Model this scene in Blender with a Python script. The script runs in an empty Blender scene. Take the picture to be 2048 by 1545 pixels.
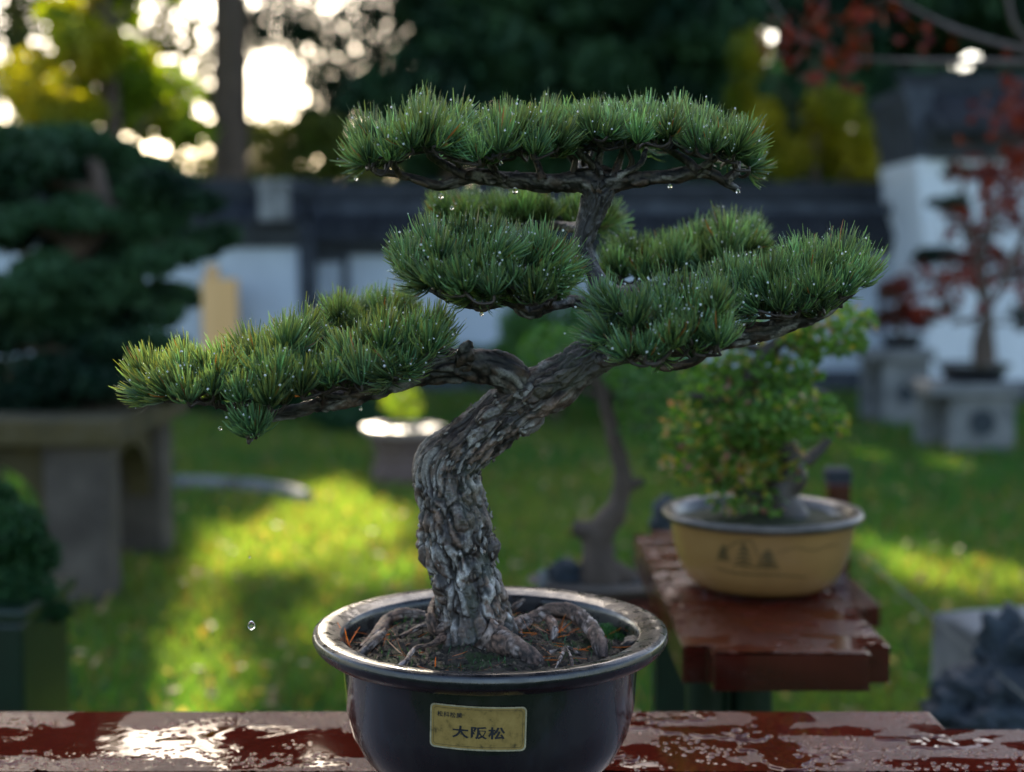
import bpy, math, random
import numpy as np
from mathutils import Vector, Matrix
R = math.radians
# ------------------------------------------------------------------ camera
F = 2844.4; CX, CY = 1024.0, 772.5
CAMZ = 1.29
PITCH = R(5.06)
cam_d = bpy.data.cameras.new('camera'); cam = bpy.data.objects.new('camera', cam_d)
bpy.context.scene.collection.objects.link(cam)
cam.location = (0, 0, CAMZ); cam.rotation_euler = (R(90) - PITCH, 0, 0)
cam_d.lens = 50; cam_d.sensor_width = 36; cam_d.sensor_fit = 'HORIZONTAL'
cam_d.clip_start = 0.05; cam_d.clip_end = 900
cam_d.dof.use_dof = True; cam_d.dof.focus_distance = 1.22; cam_d.dof.aperture_fstop = 3.3
cam_d.dof.aperture_blades = 0
S = bpy.context.scene; S.camera = cam
# ------------------------------------------------------------------ world, sun, exposure
SUN_AZ, SUN_EL = R(-8.3), R(28)            # azimuth measured from +Y, negative = left
w = bpy.data.worlds.new('World'); S.world = w; w.use_nodes = True
nt = w.node_tree; nt.nodes.clear()
sky = nt.nodes.new('ShaderNodeTexSky'); sky.sky_type = 'NISHITA'; sky.sun_disc = False
sky.sun_elevation = SUN_EL; sky.sun_rotation = SUN_AZ
sky.air_density = 1.0; sky.dust_density = 2.0; sky.ozone_density = 0.4
bg = nt.nodes.new('ShaderNodeBackground'); bg.inputs[1].default_value = 0.11
wo = nt.nodes.new('ShaderNodeOutputWorld')
nt.links.new(sky.outputs[0], bg.inputs[0]); nt.links.new(bg.outputs[0], wo.inputs[0])
SD = Vector((math.cos(SUN_EL) * math.sin(SUN_AZ), math.cos(SUN_EL) * math.cos(SUN_AZ), math.sin(SUN_EL)))
sl = bpy.data.lights.new('sun', 'SUN'); sl.energy = 5.0; sl.angle = R(0.6); sl.color = (1, .86, .66)
so = bpy.data.objects.new('sun', sl); S.collection.objects.link(so)
so.rotation_euler = SD.to_track_quat('Z', 'Y').to_euler(); so.location = (-5, 10, 12)
S.view_settings.view_transform = 'Standard'; S.view_settings.look = 'None'
S.view_settings.exposure = 2.0; S.view_settings.gamma = 1
S.render.engine = 'CYCLES'
cy = S.cycles
cy.use_denoising = True
cy.max_bounces = 8; cy.diffuse_bounces = 3; cy.glossy_bounces = 4; cy.transmission_bounces = 6; cy.transparent_max_bounces = 8
cy.sample_clamp_indirect = 6; cy.sample_clamp_direct = 0
cy.caustics_refractive = True; cy.caustics_reflective = False; cy.blur_glossy = 0.3
# ------------------------------------------------------------------ helpers
cp, sp = math.cos(PITCH), math.sin(PITCH)
def ray(px, py):
    u = (px - CX) / F; v = (CY - py) / F
    return Vector((u, cp + v * sp, -sp + v * cp))
def at(px, py, Y):
    d = ray(px, py); t = Y / d.y
    return Vector((d.x * t, Y, CAMZ + d.z * t))
def onz(px, py, z):
    d = ray(px, py); t = (z - CAMZ) / d.z
    return Vector((d.x * t, d.y * t, z))
def proj(P):                              # numpy Nx3 -> px,py
    x, y, z = P[:, 0], P[:, 1], P[:, 2] - CAMZ
    dep = y * cp - z * sp; v = y * sp + z * cp
    dep = np.maximum(dep, 1e-3)
    return CX + x / dep * F, CY - v / dep * F
def rng(s): return np.random.default_rng(s)
def tag(o, label=None, cat=None, group=None, kind=None):
    if label: o['label'] = label
    if cat: o['category'] = cat
    if group: o['group'] = group
    if kind: o['kind'] = kind
    return o
def link(o, parent=None):
    S.collection.objects.link(o)
    if parent is not None: o.parent = parent
    return o
def empty(name, loc=(0, 0, 0), rz=0, **k):
    o = bpy.data.objects.new(name, None); o.location = loc; o.rotation_euler = (0, 0, rz)
    o.empty_display_size = .05
    link(o); return tag(o, **k)
class MB:
    def __init__(s): s.v = []; s.f = []; s.c = []; s.n = 0; s.mi = []
    def add(s, v, f, col=None, mi=0):
        v = np.asarray(v, float).reshape(-1, 3); f = np.asarray(f, int)
        s.v.append(v); s.f.append((f + s.n, mi))
        if col is None: col = np.ones((len(v), 3)) * .5
        col = np.asarray(col, float)
        if col.ndim == 1: col = np.tile(col, (len(v), 1))
        s.c.append(col); s.n += len(v); return s
    def box(s, c, d, rz=0, col=None, mi=0, taper=0):
        x, y, z = [a / 2 for a in d]; k = 1 - taper
        v = np.array([(-x, -y, -z), (x, -y, -z), (x, y, -z), (-x, y, -z), (-x * k, -y * k, z), (x * k, -y * k, z), (x * k, y * k, z), (-x * k, y * k, z)])
        a = math.cos(rz); b = math.sin(rz)
        v = np.stack([v[:, 0] * a - v[:, 1] * b, v[:, 0] * b + v[:, 1] * a, v[:, 2]], 1) + np.array(c)
        return s.add(v, [(0, 3, 2, 1), (4, 5, 6, 7), (0, 1, 5, 4), (1, 2, 6, 5), (2, 3, 7, 6), (3, 0, 4, 7)], col, mi)
    def build(s, name, mat, parent=None, smooth=False, world_parent=True, bevel=0):
        me = bpy.data.meshes.new(name)
        V = np.concatenate(s.v); C = np.concatenate(s.c)
        if parent is not None and world_parent:
            m = np.array(Matrix.Translation(parent_loc(parent)).inverted() if parent.rotation_euler.z == 0 else parent_mat(parent).inverted())
            V = V @ m[:3, :3].T + m[:3, 3]
        tot = []; idx = []; mi = []
        for f, m_ in s.f:
            if len(f) == 0: continue
            k = f.shape[1]; idx.append(f.ravel()); tot.append(np.full(len(f), k)); mi.append(np.full(len(f), m_))
        idx = np.concatenate(idx); tot = np.concatenate(tot); mi = np.concatenate(mi)
        me.vertices.add(len(V)); me.vertices.foreach_set('co', V.ravel().astype(np.float32))
        me.loops.add(len(idx)); me.loops.foreach_set('vertex_index', idx.astype(np.int32))
        me.polygons.add(len(tot))
        st = np.concatenate([[0], np.cumsum(tot)[:-1]])
        me.polygons.foreach_set('loop_start', st.astype(np.int32)); me.polygons.foreach_set('loop_total', tot.astype(np.int32))
        me.polygons.foreach_set('material_index', mi.astype(np.int32))
        me.polygons.foreach_set('use_smooth', np.full(len(tot), bool(smooth)))
        me.update(calc_edges=True)
        ca = me.color_attributes.new('Col', 'FLOAT_COLOR', 'POINT')
        ca.data.foreach_set('color', np.concatenate([C, np.ones((len(C), 1))], 1).ravel().astype(np.float32))
        for m_ in (mat if isinstance(mat, (list, tuple)) else [mat]): me.materials.append(m_)
        o = bpy.data.objects.new(name, me); link(o, parent)
        if bevel:
            b = o.modifiers.new('bevel', 'BEVEL'); b.width = bevel; b.segments = 2; b.limit_method = 'ANGLE'
        return o
def parent_loc(p):
    v = Vector(p.location); q = p.parent
    while q is not None: v += Vector(q.location); q = q.parent
    return v
def parent_mat(p):
    m = Matrix.LocRotScale(p.location, p.rotation_euler, None)
    if p.parent is not None: m = parent_mat(p.parent) @ m
    return m
# ---- numpy noise
def _h(i, j, k, s):
    n = (i.astype(np.int64) * 374761393 + j.astype(np.int64) * 668265263 + k.astype(np.int64) * 2147483647 + s * 974634777) & 0xffffffff
    n = ((n ^ (n >> 13)) * 1274126177) & 0xffffffff
    n = ((n ^ (n >> 16)) * 2246822519) & 0xffffffff
    return ((n ^ (n >> 15)) & 0xffffff) / float(0xffffff)
def vnoise(P, s=0):
    i = np.floor(P).astype(np.int64); f = P - i; f = f * f * (3 - 2 * f); r = 0
    for a in (0, 1):
        for b in (0, 1):
            for c in (0, 1):
                wgt = (f[:, 0] if a else 1 - f[:, 0]) * (f[:, 1] if b else 1 - f[:, 1]) * (f[:, 2] if c else 1 - f[:, 2])
                r = r + wgt * _h(i[:, 0] + a, i[:, 1] + b, i[:, 2] + c, s)
    return r
def fbm(P, o=4, s=0):
    r = 0; a = .5; t = 0
    for k in range(o): r = r + a * vnoise(P * 2 ** k, s + k); t += a; a *= .5
    return r / t
def voro(P, s=0):
    i = np.floor(P).astype(np.int64); f1 = np.full(len(P), 9.); f2 = f1.copy(); cid = np.zeros(len(P))
    for a in (-1, 0, 1):
        for b in (-1, 0, 1):
            for c in (-1, 0, 1):
                ii, jj, kk = i[:, 0] + a, i[:, 1] + b, i[:, 2] + c
                q = np.stack([ii + _h(ii, jj, kk, s), jj + _h(ii, jj, kk, s + 1), kk + _h(ii, jj, kk, s + 2)], 1)
                d = np.sqrt(((q - P) ** 2).sum(1)); nw = d < f1
                f2 = np.where(nw, f1, np.minimum(f2, d)); cid = np.where(nw, _h(ii, jj, kk, s + 3), cid); f1 = np.where(nw, d, f1)
    return f1, f2, cid
def sst(a, b, x):
    t = np.clip((x - a) / (b - a), 0, 1); return t * t * (3 - 2 * t)
def smooth_path(pts, n):                  # pts: list of arrays (x,y,z,r) -> catmull rom
    P = np.array(pts, float); m = len(P)
    if m == 2: t = np.linspace(0, 1, n)[:, None]; return P[0] * (1 - t) + P[1] * t
    A = np.vstack([2 * P[0] - P[1], P, 2 * P[-1] - P[-2]])
    L = np.concatenate([[0], np.cumsum(np.linalg.norm(np.diff(P[:, :3], axis=0), axis=1))]); L /= L[-1]
    out = []
    for t in np.linspace(0, 1, n):
        k = min(np.searchsorted(L, t, 'right') - 1, m - 2); u = (t - L[k]) / (L[k + 1] - L[k] + 1e-9)
        p0, p1, p2, p3 = A[k:k + 4]
        out.append(.5 * (2 * p1 + (p2 - p0) * u + (2 * p0 - 5 * p1 + 4 * p2 - p3) * u * u + (3 * p1 - p0 - 3 * p2 + p3) * u ** 3))
    return np.array(out)
def tube(path, nr=8, cap=True):           # path Nx4 -> verts (N*nr), faces, s, theta, normal
    P = path[:, :3]; r = np.maximum(path[:, 3], 1e-4); N = len(P)
    T = np.gradient(P, axis=0); T /= np.linalg.norm(T, axis=1)[:, None] + 1e-12
    u = np.cross(T[0], [0, 0, 1.]);
    if np.linalg.norm(u) < .1: u = np.cross(T[0], [1., 0, 0])
    u /= np.linalg.norm(u); U = [u]
    for k in range(1, N):
        u = U[-1] - T[k] * np.dot(U[-1], T[k]); u /= np.linalg.norm(u) + 1e-12; U.append(u)
    U = np.array(U); W = np.cross(T, U)
    th = np.arange(nr) * 2 * math.pi / nr
    nm = U[:, None] * np.cos(th)[None, :, None] + W[:, None] * np.sin(th)[None, :, None]
    V = P[:, None] + nm * r[:, None, None]
    s = np.concatenate([[0], np.cumsum(np.linalg.norm(np.diff(P, axis=0), axis=1))])
    a = np.arange(N - 1)[:, None] * nr; b = np.arange(nr)[None]; c = (b + 1) % nr
    Fq = np.stack([a + b, a + c, a + nr + c, a + nr + b], -1).reshape(-1, 4)
    return V.reshape(-1, 3), Fq, np.repeat(s, nr), np.tile(th, N), nm.reshape(-1, 3)
def add_tube(mb, pts, n=12, nr=8, col=None, jitter=0, seed=0):
    path = smooth_path(pts, n); V, Fq, s, th, nm = tube(path, nr)
    if jitter:
        V = V + nm * ((fbm(V * 60 + seed, 3) - .5) * 2 * jitter)[:, None]
    mb.add(V, Fq, col)
    e = len(V) - nr
    c0 = path[0, :3]; c1 = path[-1, :3]
    k = np.arange(nr); kk = (k + 1) % nr
    mb.add(np.vstack([V[:nr], c0]), np.stack([kk, k, np.full(nr, nr)], 1), col if col is None or np.ndim(col) == 1 else col[:nr + 1])
    mb.add(np.vstack([V[e:], c1]), np.stack([k, kk, np.full(nr, nr)], 1), col if col is None or np.ndim(col) == 1 else col[:nr + 1])
    return path
def lathe(mb, prof, n=96, c=(0, 0, 0), sx=1, sy=1, col=None, mi=0, close=False):
    P = np.array(prof, float); th = np.arange(n) * 2 * math.pi / n
    V = np.stack([P[:, 0][:, None] * np.cos(th) * sx + c[0], P[:, 0][:, None] * np.sin(th) * sy + c[1], np.repeat(P[:, 1][:, None], n, 1) + c[2]], -1).reshape(-1, 3)
    m = len(P); a = np.arange(m - 1)[:, None] * n; b = np.arange(n)[None]; d = (b + 1) % n
    mb.add(V, np.stack([a + b, a + d, a + n + d, a + n + b], -1).reshape(-1, 4), col, mi)
def leaves(mb, C, size, r, colA, colB, up=.0, asp=.6, bend=.15, colmix=None):
    """diamond leaves centred at C (Nx3)"""
    n = len(C); size = np.broadcast_to(size, (n,))
    N_ = r.normal(size=(n, 3)); N_[:, 2] += up * 2; N_ /= np.linalg.norm(N_, axis=1)[:, None]
    A = np.cross(N_, r.normal(size=(n, 3))); A /= np.linalg.norm(A, axis=1)[:, None]; B = np.cross(N_, A)
    s = size[:, None] * .5
    V = np.stack([C - A * s, C - B * s * asp + N_ * s * bend, C + A * s, C + B * s * asp + N_ * s * bend], 1).reshape(-1, 3)
    t = r.random(n)[:, None] if colmix is None else colmix[:, None]
    col = np.array(colA) * (1 - t) + np.array(colB) * t; col = col * (.75 + .5 * r.random((n, 1)))
    mb.add(V, np.arange(n * 4).reshape(-1, 4), np.repeat(col, 4, 0))
def blob(r, n, c, rad, shell=.5):         # points in ellipsoid, biased to shell
    d = r.normal(size=(n, 3)); d /= np.linalg.norm(d, axis=1)[:, None]
    q = r.random(n) ** (1 / 3.) * (1 - shell) + shell * (1 - .35 * r.random(n) ** 2)
    return np.array(c) + d * q[:, None] * np.array(rad)
_ico = {}
def ico(k=1):
    if k in _ico: return _ico[k]
    import bmesh
    bm = bmesh.new(); bmesh.ops.create_icosphere(bm, subdivisions=k, radius=1)
    v = np.array([x.co[:] for x in bm.verts]); f = np.array([[q.index for q in x.verts] for x in bm.faces]); bm.free()
    _ico[k] = (v, f); return v, f
def spheres(mb, C, rad, k=1, sc=(1, 1, 1), col=None):
    v, f = ico(k); n = len(C); rad = np.broadcast_to(rad, (n,))
    V = (C[:, None] + v[None] * np.array(sc) * rad[:, None, None]).reshape(-1, 3)
    Fc = (f[None] + (np.arange(n) * len(v))[:, None, None]).reshape(-1, 3)
    mb.add(V, Fc, None if col is None else np.repeat(np.asarray(col), len(v), 0) if np.ndim(col) == 2 else col)
# ------------------------------------------------------------------ materials
def M(name): 
    m = bpy.data.materials.new(name); m.use_nodes = True
    return m, m.node_tree.nodes, m.node_tree.links, m.node_tree.nodes['Principled BSDF']
def ramp(N, L, src, stops):
    r_ = N.new('ShaderNodeValToRGB'); L.new(src, r_.inputs[0]); e = r_.color_ramp.elements
    while len(e) > 1: e.remove(e[-1])
    e[0].position = stops[0][0]; e[0].color = (*stops[0][1], 1)
    for p, c in stops[1:]:
        q = e.new(p); q.color = (*c, 1)
    return r_.outputs[0]
def noise(N, L, scale, detail=5, rough=.6, vec=None, dist=0):
    n = N.new('ShaderNodeTexNoise'); n.inputs['Scale'].default_value = scale; n.inputs['Detail'].default_value = detail
    n.inputs['Roughness'].default_value = rough; n.inputs['Distortion'].default_value = dist
    if vec is None:
        g = N.new('ShaderNodeNewGeometry'); vec = g.outputs['Position']
    L.new(vec, n.inputs['Vector']); return n.outputs['Fac']
def mapping(N, L, sc):
    g = N.new('ShaderNodeNewGeometry'); m = N.new('ShaderNodeMapping'); m.inputs['Scale'].default_value = sc
    L.new(g.outputs['Position'], m.inputs['Vector']); return m.outputs[0]
def bump(N, L, b, h, strength, dist):
    q = N.new('ShaderNodeBump'); q.inputs['Strength'].default_value = strength; q.inputs['Distance'].default_value = dist
    L.new(h, q.inputs['Height']); L.new(q.outputs[0], b.inputs['Normal']); return q
def mat_simple(name, stops, scale, rough=.7, bs=0, bd=.002, bscale=None, spec=.5, coat=0, rr=None, sc=(1, 1, 1), detail=6):
    m, N, L, b = M(name); v = mapping(N, L, sc)
    L.new(ramp(N, L, noise(N, L, scale, detail, .65, v), stops), b.inputs['Base Color'])
    b.inputs['Roughness'].default_value = rough; b.inputs['Specular IOR Level'].default_value = spec
    b.inputs['Coat Weight'].default_value = coat; b.inputs['Coat Roughness'].default_value = .06
    if rr: L.new(ramp(N, L, noise(N, L, rr[2], 4, .6, v), [(.35, (rr[0],) * 3), (.65, (rr[1],) * 3)]), b.inputs['Roughness'])
    if bs: bump(N, L, b, noise(N, L, bscale or scale * 3, 6, .7, v), bs, bd)
    return m
def mat_leaf(name, trans=.35, rough=.5, spec=.3, boost=(1.3, 1.5, .5), mul=1.0):
    m, N, L, b = M(name)
    a = N.new('ShaderNodeVertexColor'); a.layer_name = 'Col'
    mm = N.new('ShaderNodeMix'); mm.data_type = 'RGBA'; mm.blend_type = 'MULTIPLY'; mm.inputs[0].default_value = 1
    L.new(a.outputs[0], mm.inputs[6]); mm.inputs[7].default_value = (mul, mul, mul, 1)
    L.new(mm.outputs[2], b.inputs['Base Color']); b.inputs['Roughness'].default_value = rough; b.inputs['Specular IOR Level'].default_value = spec
    t = N.new('ShaderNodeBsdfTranslucent'); m2 = N.new('ShaderNodeMix'); m2.data_type = 'RGBA'; m2.blend_type = 'MULTIPLY'; m2.inputs[0].default_value = 1
    L.new(a.outputs[0], m2.inputs[6]); m2.inputs[7].default_value = (*[x * mul for x in boost], 1); m2.clamp_result = False
    L.new(m2.outputs[2], t.inputs['Color'])
    mx = N.new('ShaderNodeMixShader'); mx.inputs[0].default_value = trans
    L.new(b.outputs[0], mx.inputs[1]); L.new(t.outputs[0], mx.inputs[2]); L.new(mx.outputs[0], N['Material Output'].inputs[0])
    return m
def mat_vcol(name, rough=.7, spec=.4, nscale=300, nb=.5, nd=.001, lo=.6, hi=1.4, coat=0):
    m, N, L, b = M(name)
    a = N.new('ShaderNodeVertexColor'); a.layer_name = 'Col'
    f = noise(N, L, nscale, 6, .7)
    c = ramp(N, L, f, [(.3, (lo,) * 3), (.7, (hi,) * 3)])
    mm = N.new('ShaderNodeMix'); mm.data_type = 'RGBA'; mm.blend_type = 'MULTIPLY'; mm.inputs[0].default_value = 1
    L.new(a.outputs[0], mm.inputs[6]); L.new(c, mm.inputs[7]); L.new(mm.outputs[2], b.inputs['Base Color'])
    b.inputs['Roughness'].default_value = rough; b.inputs['Specular IOR Level'].default_value = spec; b.inputs['Coat Weight'].default_value = coat
    if nb: bump(N, L, b, f, nb, nd)
    return m
MT = {}
MT['needle'] = mat_leaf('pine_needle_green', .42, .34, .6, (2.2, 1.9, .6))
MT['leaf'] = mat_leaf('soft_leaf', .45, .5, .3, (1.5, 1.7, .5))
MT['leaf_dark'] = mat_leaf('dark_evergreen_leaf', .12, .6, .25, (1.1, 1.2, .5))
MT['grass'] = mat_leaf('grass_blade', .6, .4, .5, (2.3, 1.9, .7))
MT['bark'] = mat_vcol('pine_bark', .48, .6, 420, .7, .0012, .45, 1.5)
MT['root'] = mat_vcol('root_bark', .7, .4, 500, .6, .001)
MT['twig'] = mat_simple('dark_twig', [(.3, (.02, .014, .011)), (.7, (.06, .043, .035))], 200, .5, .5, .0008, 600)
MT['farbark'] = mat_simple('tree_bark', [(.3, (.04, .027, .02)), (.7, (.12, .08, .056))], 6, .85, .6, .03, 14, sc=(1, 1, .3))
MT['glaze'] = mat_simple('dark_glaze', [(.35, (.006, .0055, .006)), (.55, (.010, .010, .011)), (.75, (.020, .026, .036))], 14, .22, .12, .0006, 160, spec=.6, coat=.6, rr=(.12, .42, 30), sc=(1, 1, .5))
MT['soil'] = mat_vcol('potting_soil', .8, .4, 700, .9, .002, .5, 1.5)
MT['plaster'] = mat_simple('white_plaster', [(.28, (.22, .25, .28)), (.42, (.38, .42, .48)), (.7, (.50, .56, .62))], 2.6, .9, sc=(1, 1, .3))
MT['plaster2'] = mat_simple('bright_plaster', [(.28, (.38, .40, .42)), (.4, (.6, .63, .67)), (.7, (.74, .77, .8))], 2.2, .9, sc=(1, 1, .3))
MT['tile'] = mat_simple('grey_roof_tile', [(.3, (.010, .012, .015)), (.7, (.036, .040, .048))], 5, .7, spec=.25)
MT['tile_trim'] = mat_simple('grey_brick_trim', [(.3, (.03, .034, .042)), (.7, (.085, .093, .11))], 6, .85, spec=.2)
MT['stone'] = mat_simple('weathered_stone', [(.25, (.035, .026, .02)), (.5, (.07, .054, .042)), (.75, (.115, .092, .072))], 6, .9, .5, .01, 30)
MT['mossstone'] = mat_simple('mossy_stone', [(.3, (.035, .03, .018)), (.55, (.075, .055, .018)), (.75, (.10, .085, .06))], 5, .95, .5, .01, 30)
MT['greystone'] = mat_simple('grey_granite', [(.28, (.06, .062, .055)), (.42, (.13, .13, .13)), (.7, (.25, .25, .245))], 6, .85, .4, .006, 40)
MT['rock'] = mat_simple('blue_grey_rock', [(.3, (.006, .009, .013)), (.6, (.022, .034, .046)), (.8, (.07, .09, .11))], 12, .55, .8, .02, 25)
MT['green_post'] = mat_simple('dark_green_paint', [(.3, (.002, .010, .005)), (.7, (.004, .018, .009))], 20, .35)
MT['wood'] = mat_simple('tan_board', [(.3, (.66, .36, .13)), (.7, (.8, .47, .2))], 4, .7, sc=(1, 1, .1))  # base colour raised to stand in for sun on the board
MT['string'] = mat_simple('grey_cord', [(.3, (.12, .12, .1)), (.7, (.2, .2, .17))], 40, .8)
def mat_lacquer():
    m, N, L, b = M('red_brown_lacquer'); v = mapping(N, L, (1, 3, 3))
    L.new(ramp(N, L, noise(N, L, 9, 6, .6, v), [(.3, (.035, .005, .003)), (.7, (.070, .010, .006))]), b.inputs['Base Color'])
    L.new(ramp(N, L, noise(N, L, 25, 4, .6), [(.35, (.08,) * 3), (.7, (.3,) * 3)]), b.inputs['Roughness'])
    b.inputs['Coat Weight'].default_value = .4; b.inputs['Coat Roughness'].default_value = .05
    bump(N, L, b, noise(N, L, 60, 5, .6), .12, .002)
    return m
MT['lacquer'] = mat_lacquer()
def mat_water_film(name, c1, c2, rough=.03):
    m, N, L, b = M(name)
    a = N.new('ShaderNodeVertexColor'); a.layer_name = 'Col'; L.new(a.outputs[0], b.inputs['Base Color'])
    b.inputs['Roughness'].default_value = .5; b.inputs['Specular IOR Level'].default_value = 0
    b.inputs['Coat Weight'].default_value = 1; b.inputs['Coat Roughness'].default_value = rough; b.inputs['Coat IOR'].default_value = 1.36
    return m
MT['wet'] = mat_water_film('wet_lacquer', 0, 0)
MT['beaded'] = mat_water_film('beaded_wet_lacquer', 0, 0, .07)
_m = MT['beaded']; _N, _L = _m.node_tree.nodes, _m.node_tree.links; _b = _N['Principled BSDF']
_q = bump(_N, _L, _b, noise(_N, _L, 480, 5, .75), .9, .0011); _L.new(_q.outputs[0], _b.inputs['Coat Normal']); _b.inputs['Coat IOR'].default_value = 1.5
m, N, L, b = M('dew_bead'); b.inputs['Transmission Weight'].default_value = .45; b.inputs['IOR'].default_value = 1.333; b.inputs['Roughness'].default_value = .12; b.inputs['Base Color'].default_value = (1, 1, 1, 1); b.inputs['Specular IOR Level'].default_value = .8  # white body in the bead stands in for sunlit sparkle
MT['bead'] = m
m, N, L, b = M('water_drop'); b.inputs['Transmission Weight'].default_value = 1; b.inputs['IOR'].default_value = 1.333
b.inputs['Roughness'].default_value = .10; b.inputs['Base Color'].default_value = (1, 1, 1, 1); b.inputs['Specular IOR Level'].default_value = .8
MT['drop'] = m
def mat_lawn():
    m, N, L, b = M('lawn_ground')
    L.new(ramp(N, L, noise(N, L, 1.1, 8, .7), [(.3, (.018, .04, .010)), (.55, (.035, .075, .016)), (.72, (.07, .085, .03))]), b.inputs['Base Color'])
    b.inputs['Roughness'].default_value = .9; b.inputs['Specular IOR Level'].default_value = .2
    bump(N, L, b, noise(N, L, 30, 6, .7), .8, .03); return m
MT['lawn'] = mat_lawn()
# ------------------------------------------------------------------ ground
mb = MB(); k = 300
mb.add([(-k, -k, 0), (k, -k, 0), (k, k, 0), (-k, k, 0)], [(0, 1, 2, 3)])
tag(mb.build('lawn', MT['lawn']), kind='structure')
# grass blades
def in_poly(px, py, poly):
    P = np.array(poly, float); inside = np.zeros(len(px), bool); j = len(P) - 1
    for i in range(len(P)):
        c = ((P[i, 1] > py) != (P[j, 1] > py)) & (px < (P[j, 0] - P[i, 0]) * (py - P[i, 1]) / (P[j, 1] - P[i, 1] + 1e-9) + P[i, 0])
        inside ^= c; j = i
    return inside
r = rng(5); n = 170000
y = 2.0 + 12.0 * r.random(n) ** 1.25; x = (r.random(n) - .5) * 2 * (.42 * y + .4)
C = np.stack([x, y, np.zeros(n)], 1)
h = (.03 + .035 * r.random(n)) * (.6 + .09 * y); wd = .0045 * (.7 + .16 * y)
ang = r.random(n) * math.tau; lean = r.normal(size=(n, 2)) * .45
sx_ = np.cos(ang) * wd; sy_ = np.sin(ang) * wd
V = np.stack([C + np.stack([-sx_, -sy_, np.zeros(n)], 1), C + np.stack([sx_, sy_, np.zeros(n)], 1), C + np.stack([lean[:, 0] * h, lean[:, 1] * h, h], 1)], 1).reshape(-1, 3)
pt = fbm(C * .9 + 7, 4, 3)[:, None]; pt = sst(.35, .65, pt)
dry = (r.random(n)[:, None] < .1)
col = np.array([.045, .14, .030]) * (1 - pt) + np.array([.10, .18, .038]) * pt
col = np.where(dry, np.array([.2, .14, .06]), col) * (.7 + .6 * r.random((n, 1)))
mb = MB(); mb.add(V, np.arange(n * 3).reshape(-1, 3), np.repeat(col, 3, 0))
tag(mb.build('lawn_grass', MT['grass']), 'short green lawn grass covering the garden ground', 'grass', kind='stuff')
# fallen leaves on lawn
r = rng(6); n = 900
y = 2.5 + 8 * r.random(n); x = (r.random(n) - .5) * .8 * y
mb = MB(); leaves(mb, np.stack([x, y, .05 + .02 * r.random(n)], 1), .05, r, (.35, .2, .07), (.45, .33, .2), up=1.2)
tag(mb.build('fallen_leaves', MT['leaf']), 'small dry brown leaves scattered over the lawn', 'leaves', kind='stuff')
# ------------------------------------------------------------------ background trees (shade tree crowns have gaps cut to place sun on the lawn)
LIT = [
    [(355, 1060), (450, 1060), (540, 1015), (640, 985), (710, 955), (790, 965), (810, 1060), (900, 1090), (900, 1200), (700, 1225), (600, 1160), (500, 1170), (480, 1210), (500, 1260), (470, 1330), (520, 1445), (600, 1600), (180, 1600), (225, 1440), (275, 1260), (325, 1140)],
    [(1720, 1060), (1850, 1090), (2100, 1160), (2100, 1270), (1930, 1215), (1760, 1170), (1720, 1120)],
    [(1035, 1005), (1085, 1005), (1110, 1130), (1050, 1120)], [(1235, 985), (1300, 990), (1290, 1050), (1240, 1050)],
    [(540, 1290), (720, 1210), (760, 1330), (600, 1350)], [(560, 1400), (680, 1390), (690, 1440), (600, 1460)], [(205, 1120), (255, 1120), (245, 1230), (205, 1230)],
    [(1850, 930), (1990, 940), (1990, 960), (1850, 955)],
]
sd = np.array(SD)
def drop_to(P, z=None, yv=None):
    t = (P[:, 2] - z) / sd[2] if z is not None else (P[:, 1] - yv) / sd[1]
    return P - sd * t[:, None]
def in_light(P):  # true where crown leaves are cut to let sun onto chosen spots
    g = drop_to(P, z=0.0); w1 = (fbm(g * 1.2 + 3, 3, 11) - .5) * .45
    gp = g.copy(); gp[:, 0] += w1; gp[:, 1] += w1 * .8
    px, py = proj(gp); lit = np.zeros(len(P), bool)
    vis = g[:, 1] > 1
    for p in LIT: lit |= in_poly(px, py, p) & vis
    b = drop_to(P, z=1.0)                                     # bonsai, left side
    nb = fbm(b * 5.5, 2, 17); lit |= (b[:, 0] > -.95) & (b[:, 0] < .6) & (b[:, 1] > .7) & (b[:, 1] < 1.47) & ((b[:, 0] < -.05) | (nb > .47))
    f = drop_to(P, z=.80); lit |= (f[:, 0] > -.27) & (f[:, 0] < -.10) & (f[:, 1] > 1.2) & (f[:, 1] < 1.5)
    q = drop_to(P, yv=19.5); lit |= (q[:, 0] > -4.2) & (q[:, 0] < -1.8) & (q[:, 2] > 1.5) & (q[:, 2] < 3.4)
    f = drop_to(P, z=.42); lit |= (np.abs(f[:, 0] + .62) < .3) & (np.abs(f[:, 1] - 8) < .45)   # far planter
    q = drop_to(P, yv=14.9); lit |= (q[:, 0] > -6.2) & (q[:, 0] < -3.1) & (q[:, 2] > 2) & (q[:, 2] < 6)
    q = drop_to(P, yv=17.3); lit |= (q[:, 0] > 2.2) & (q[:, 0] < 5.3) & (q[:, 2] > 1.5) & (q[:, 2] < 4.2)
    q = drop_to(P, z=.95); lit |= (np.abs(q[:, 0] + 3.4) < .6) & (np.abs(q[:, 1] - 12.4) < .8)   # tan board
    return lit
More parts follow.
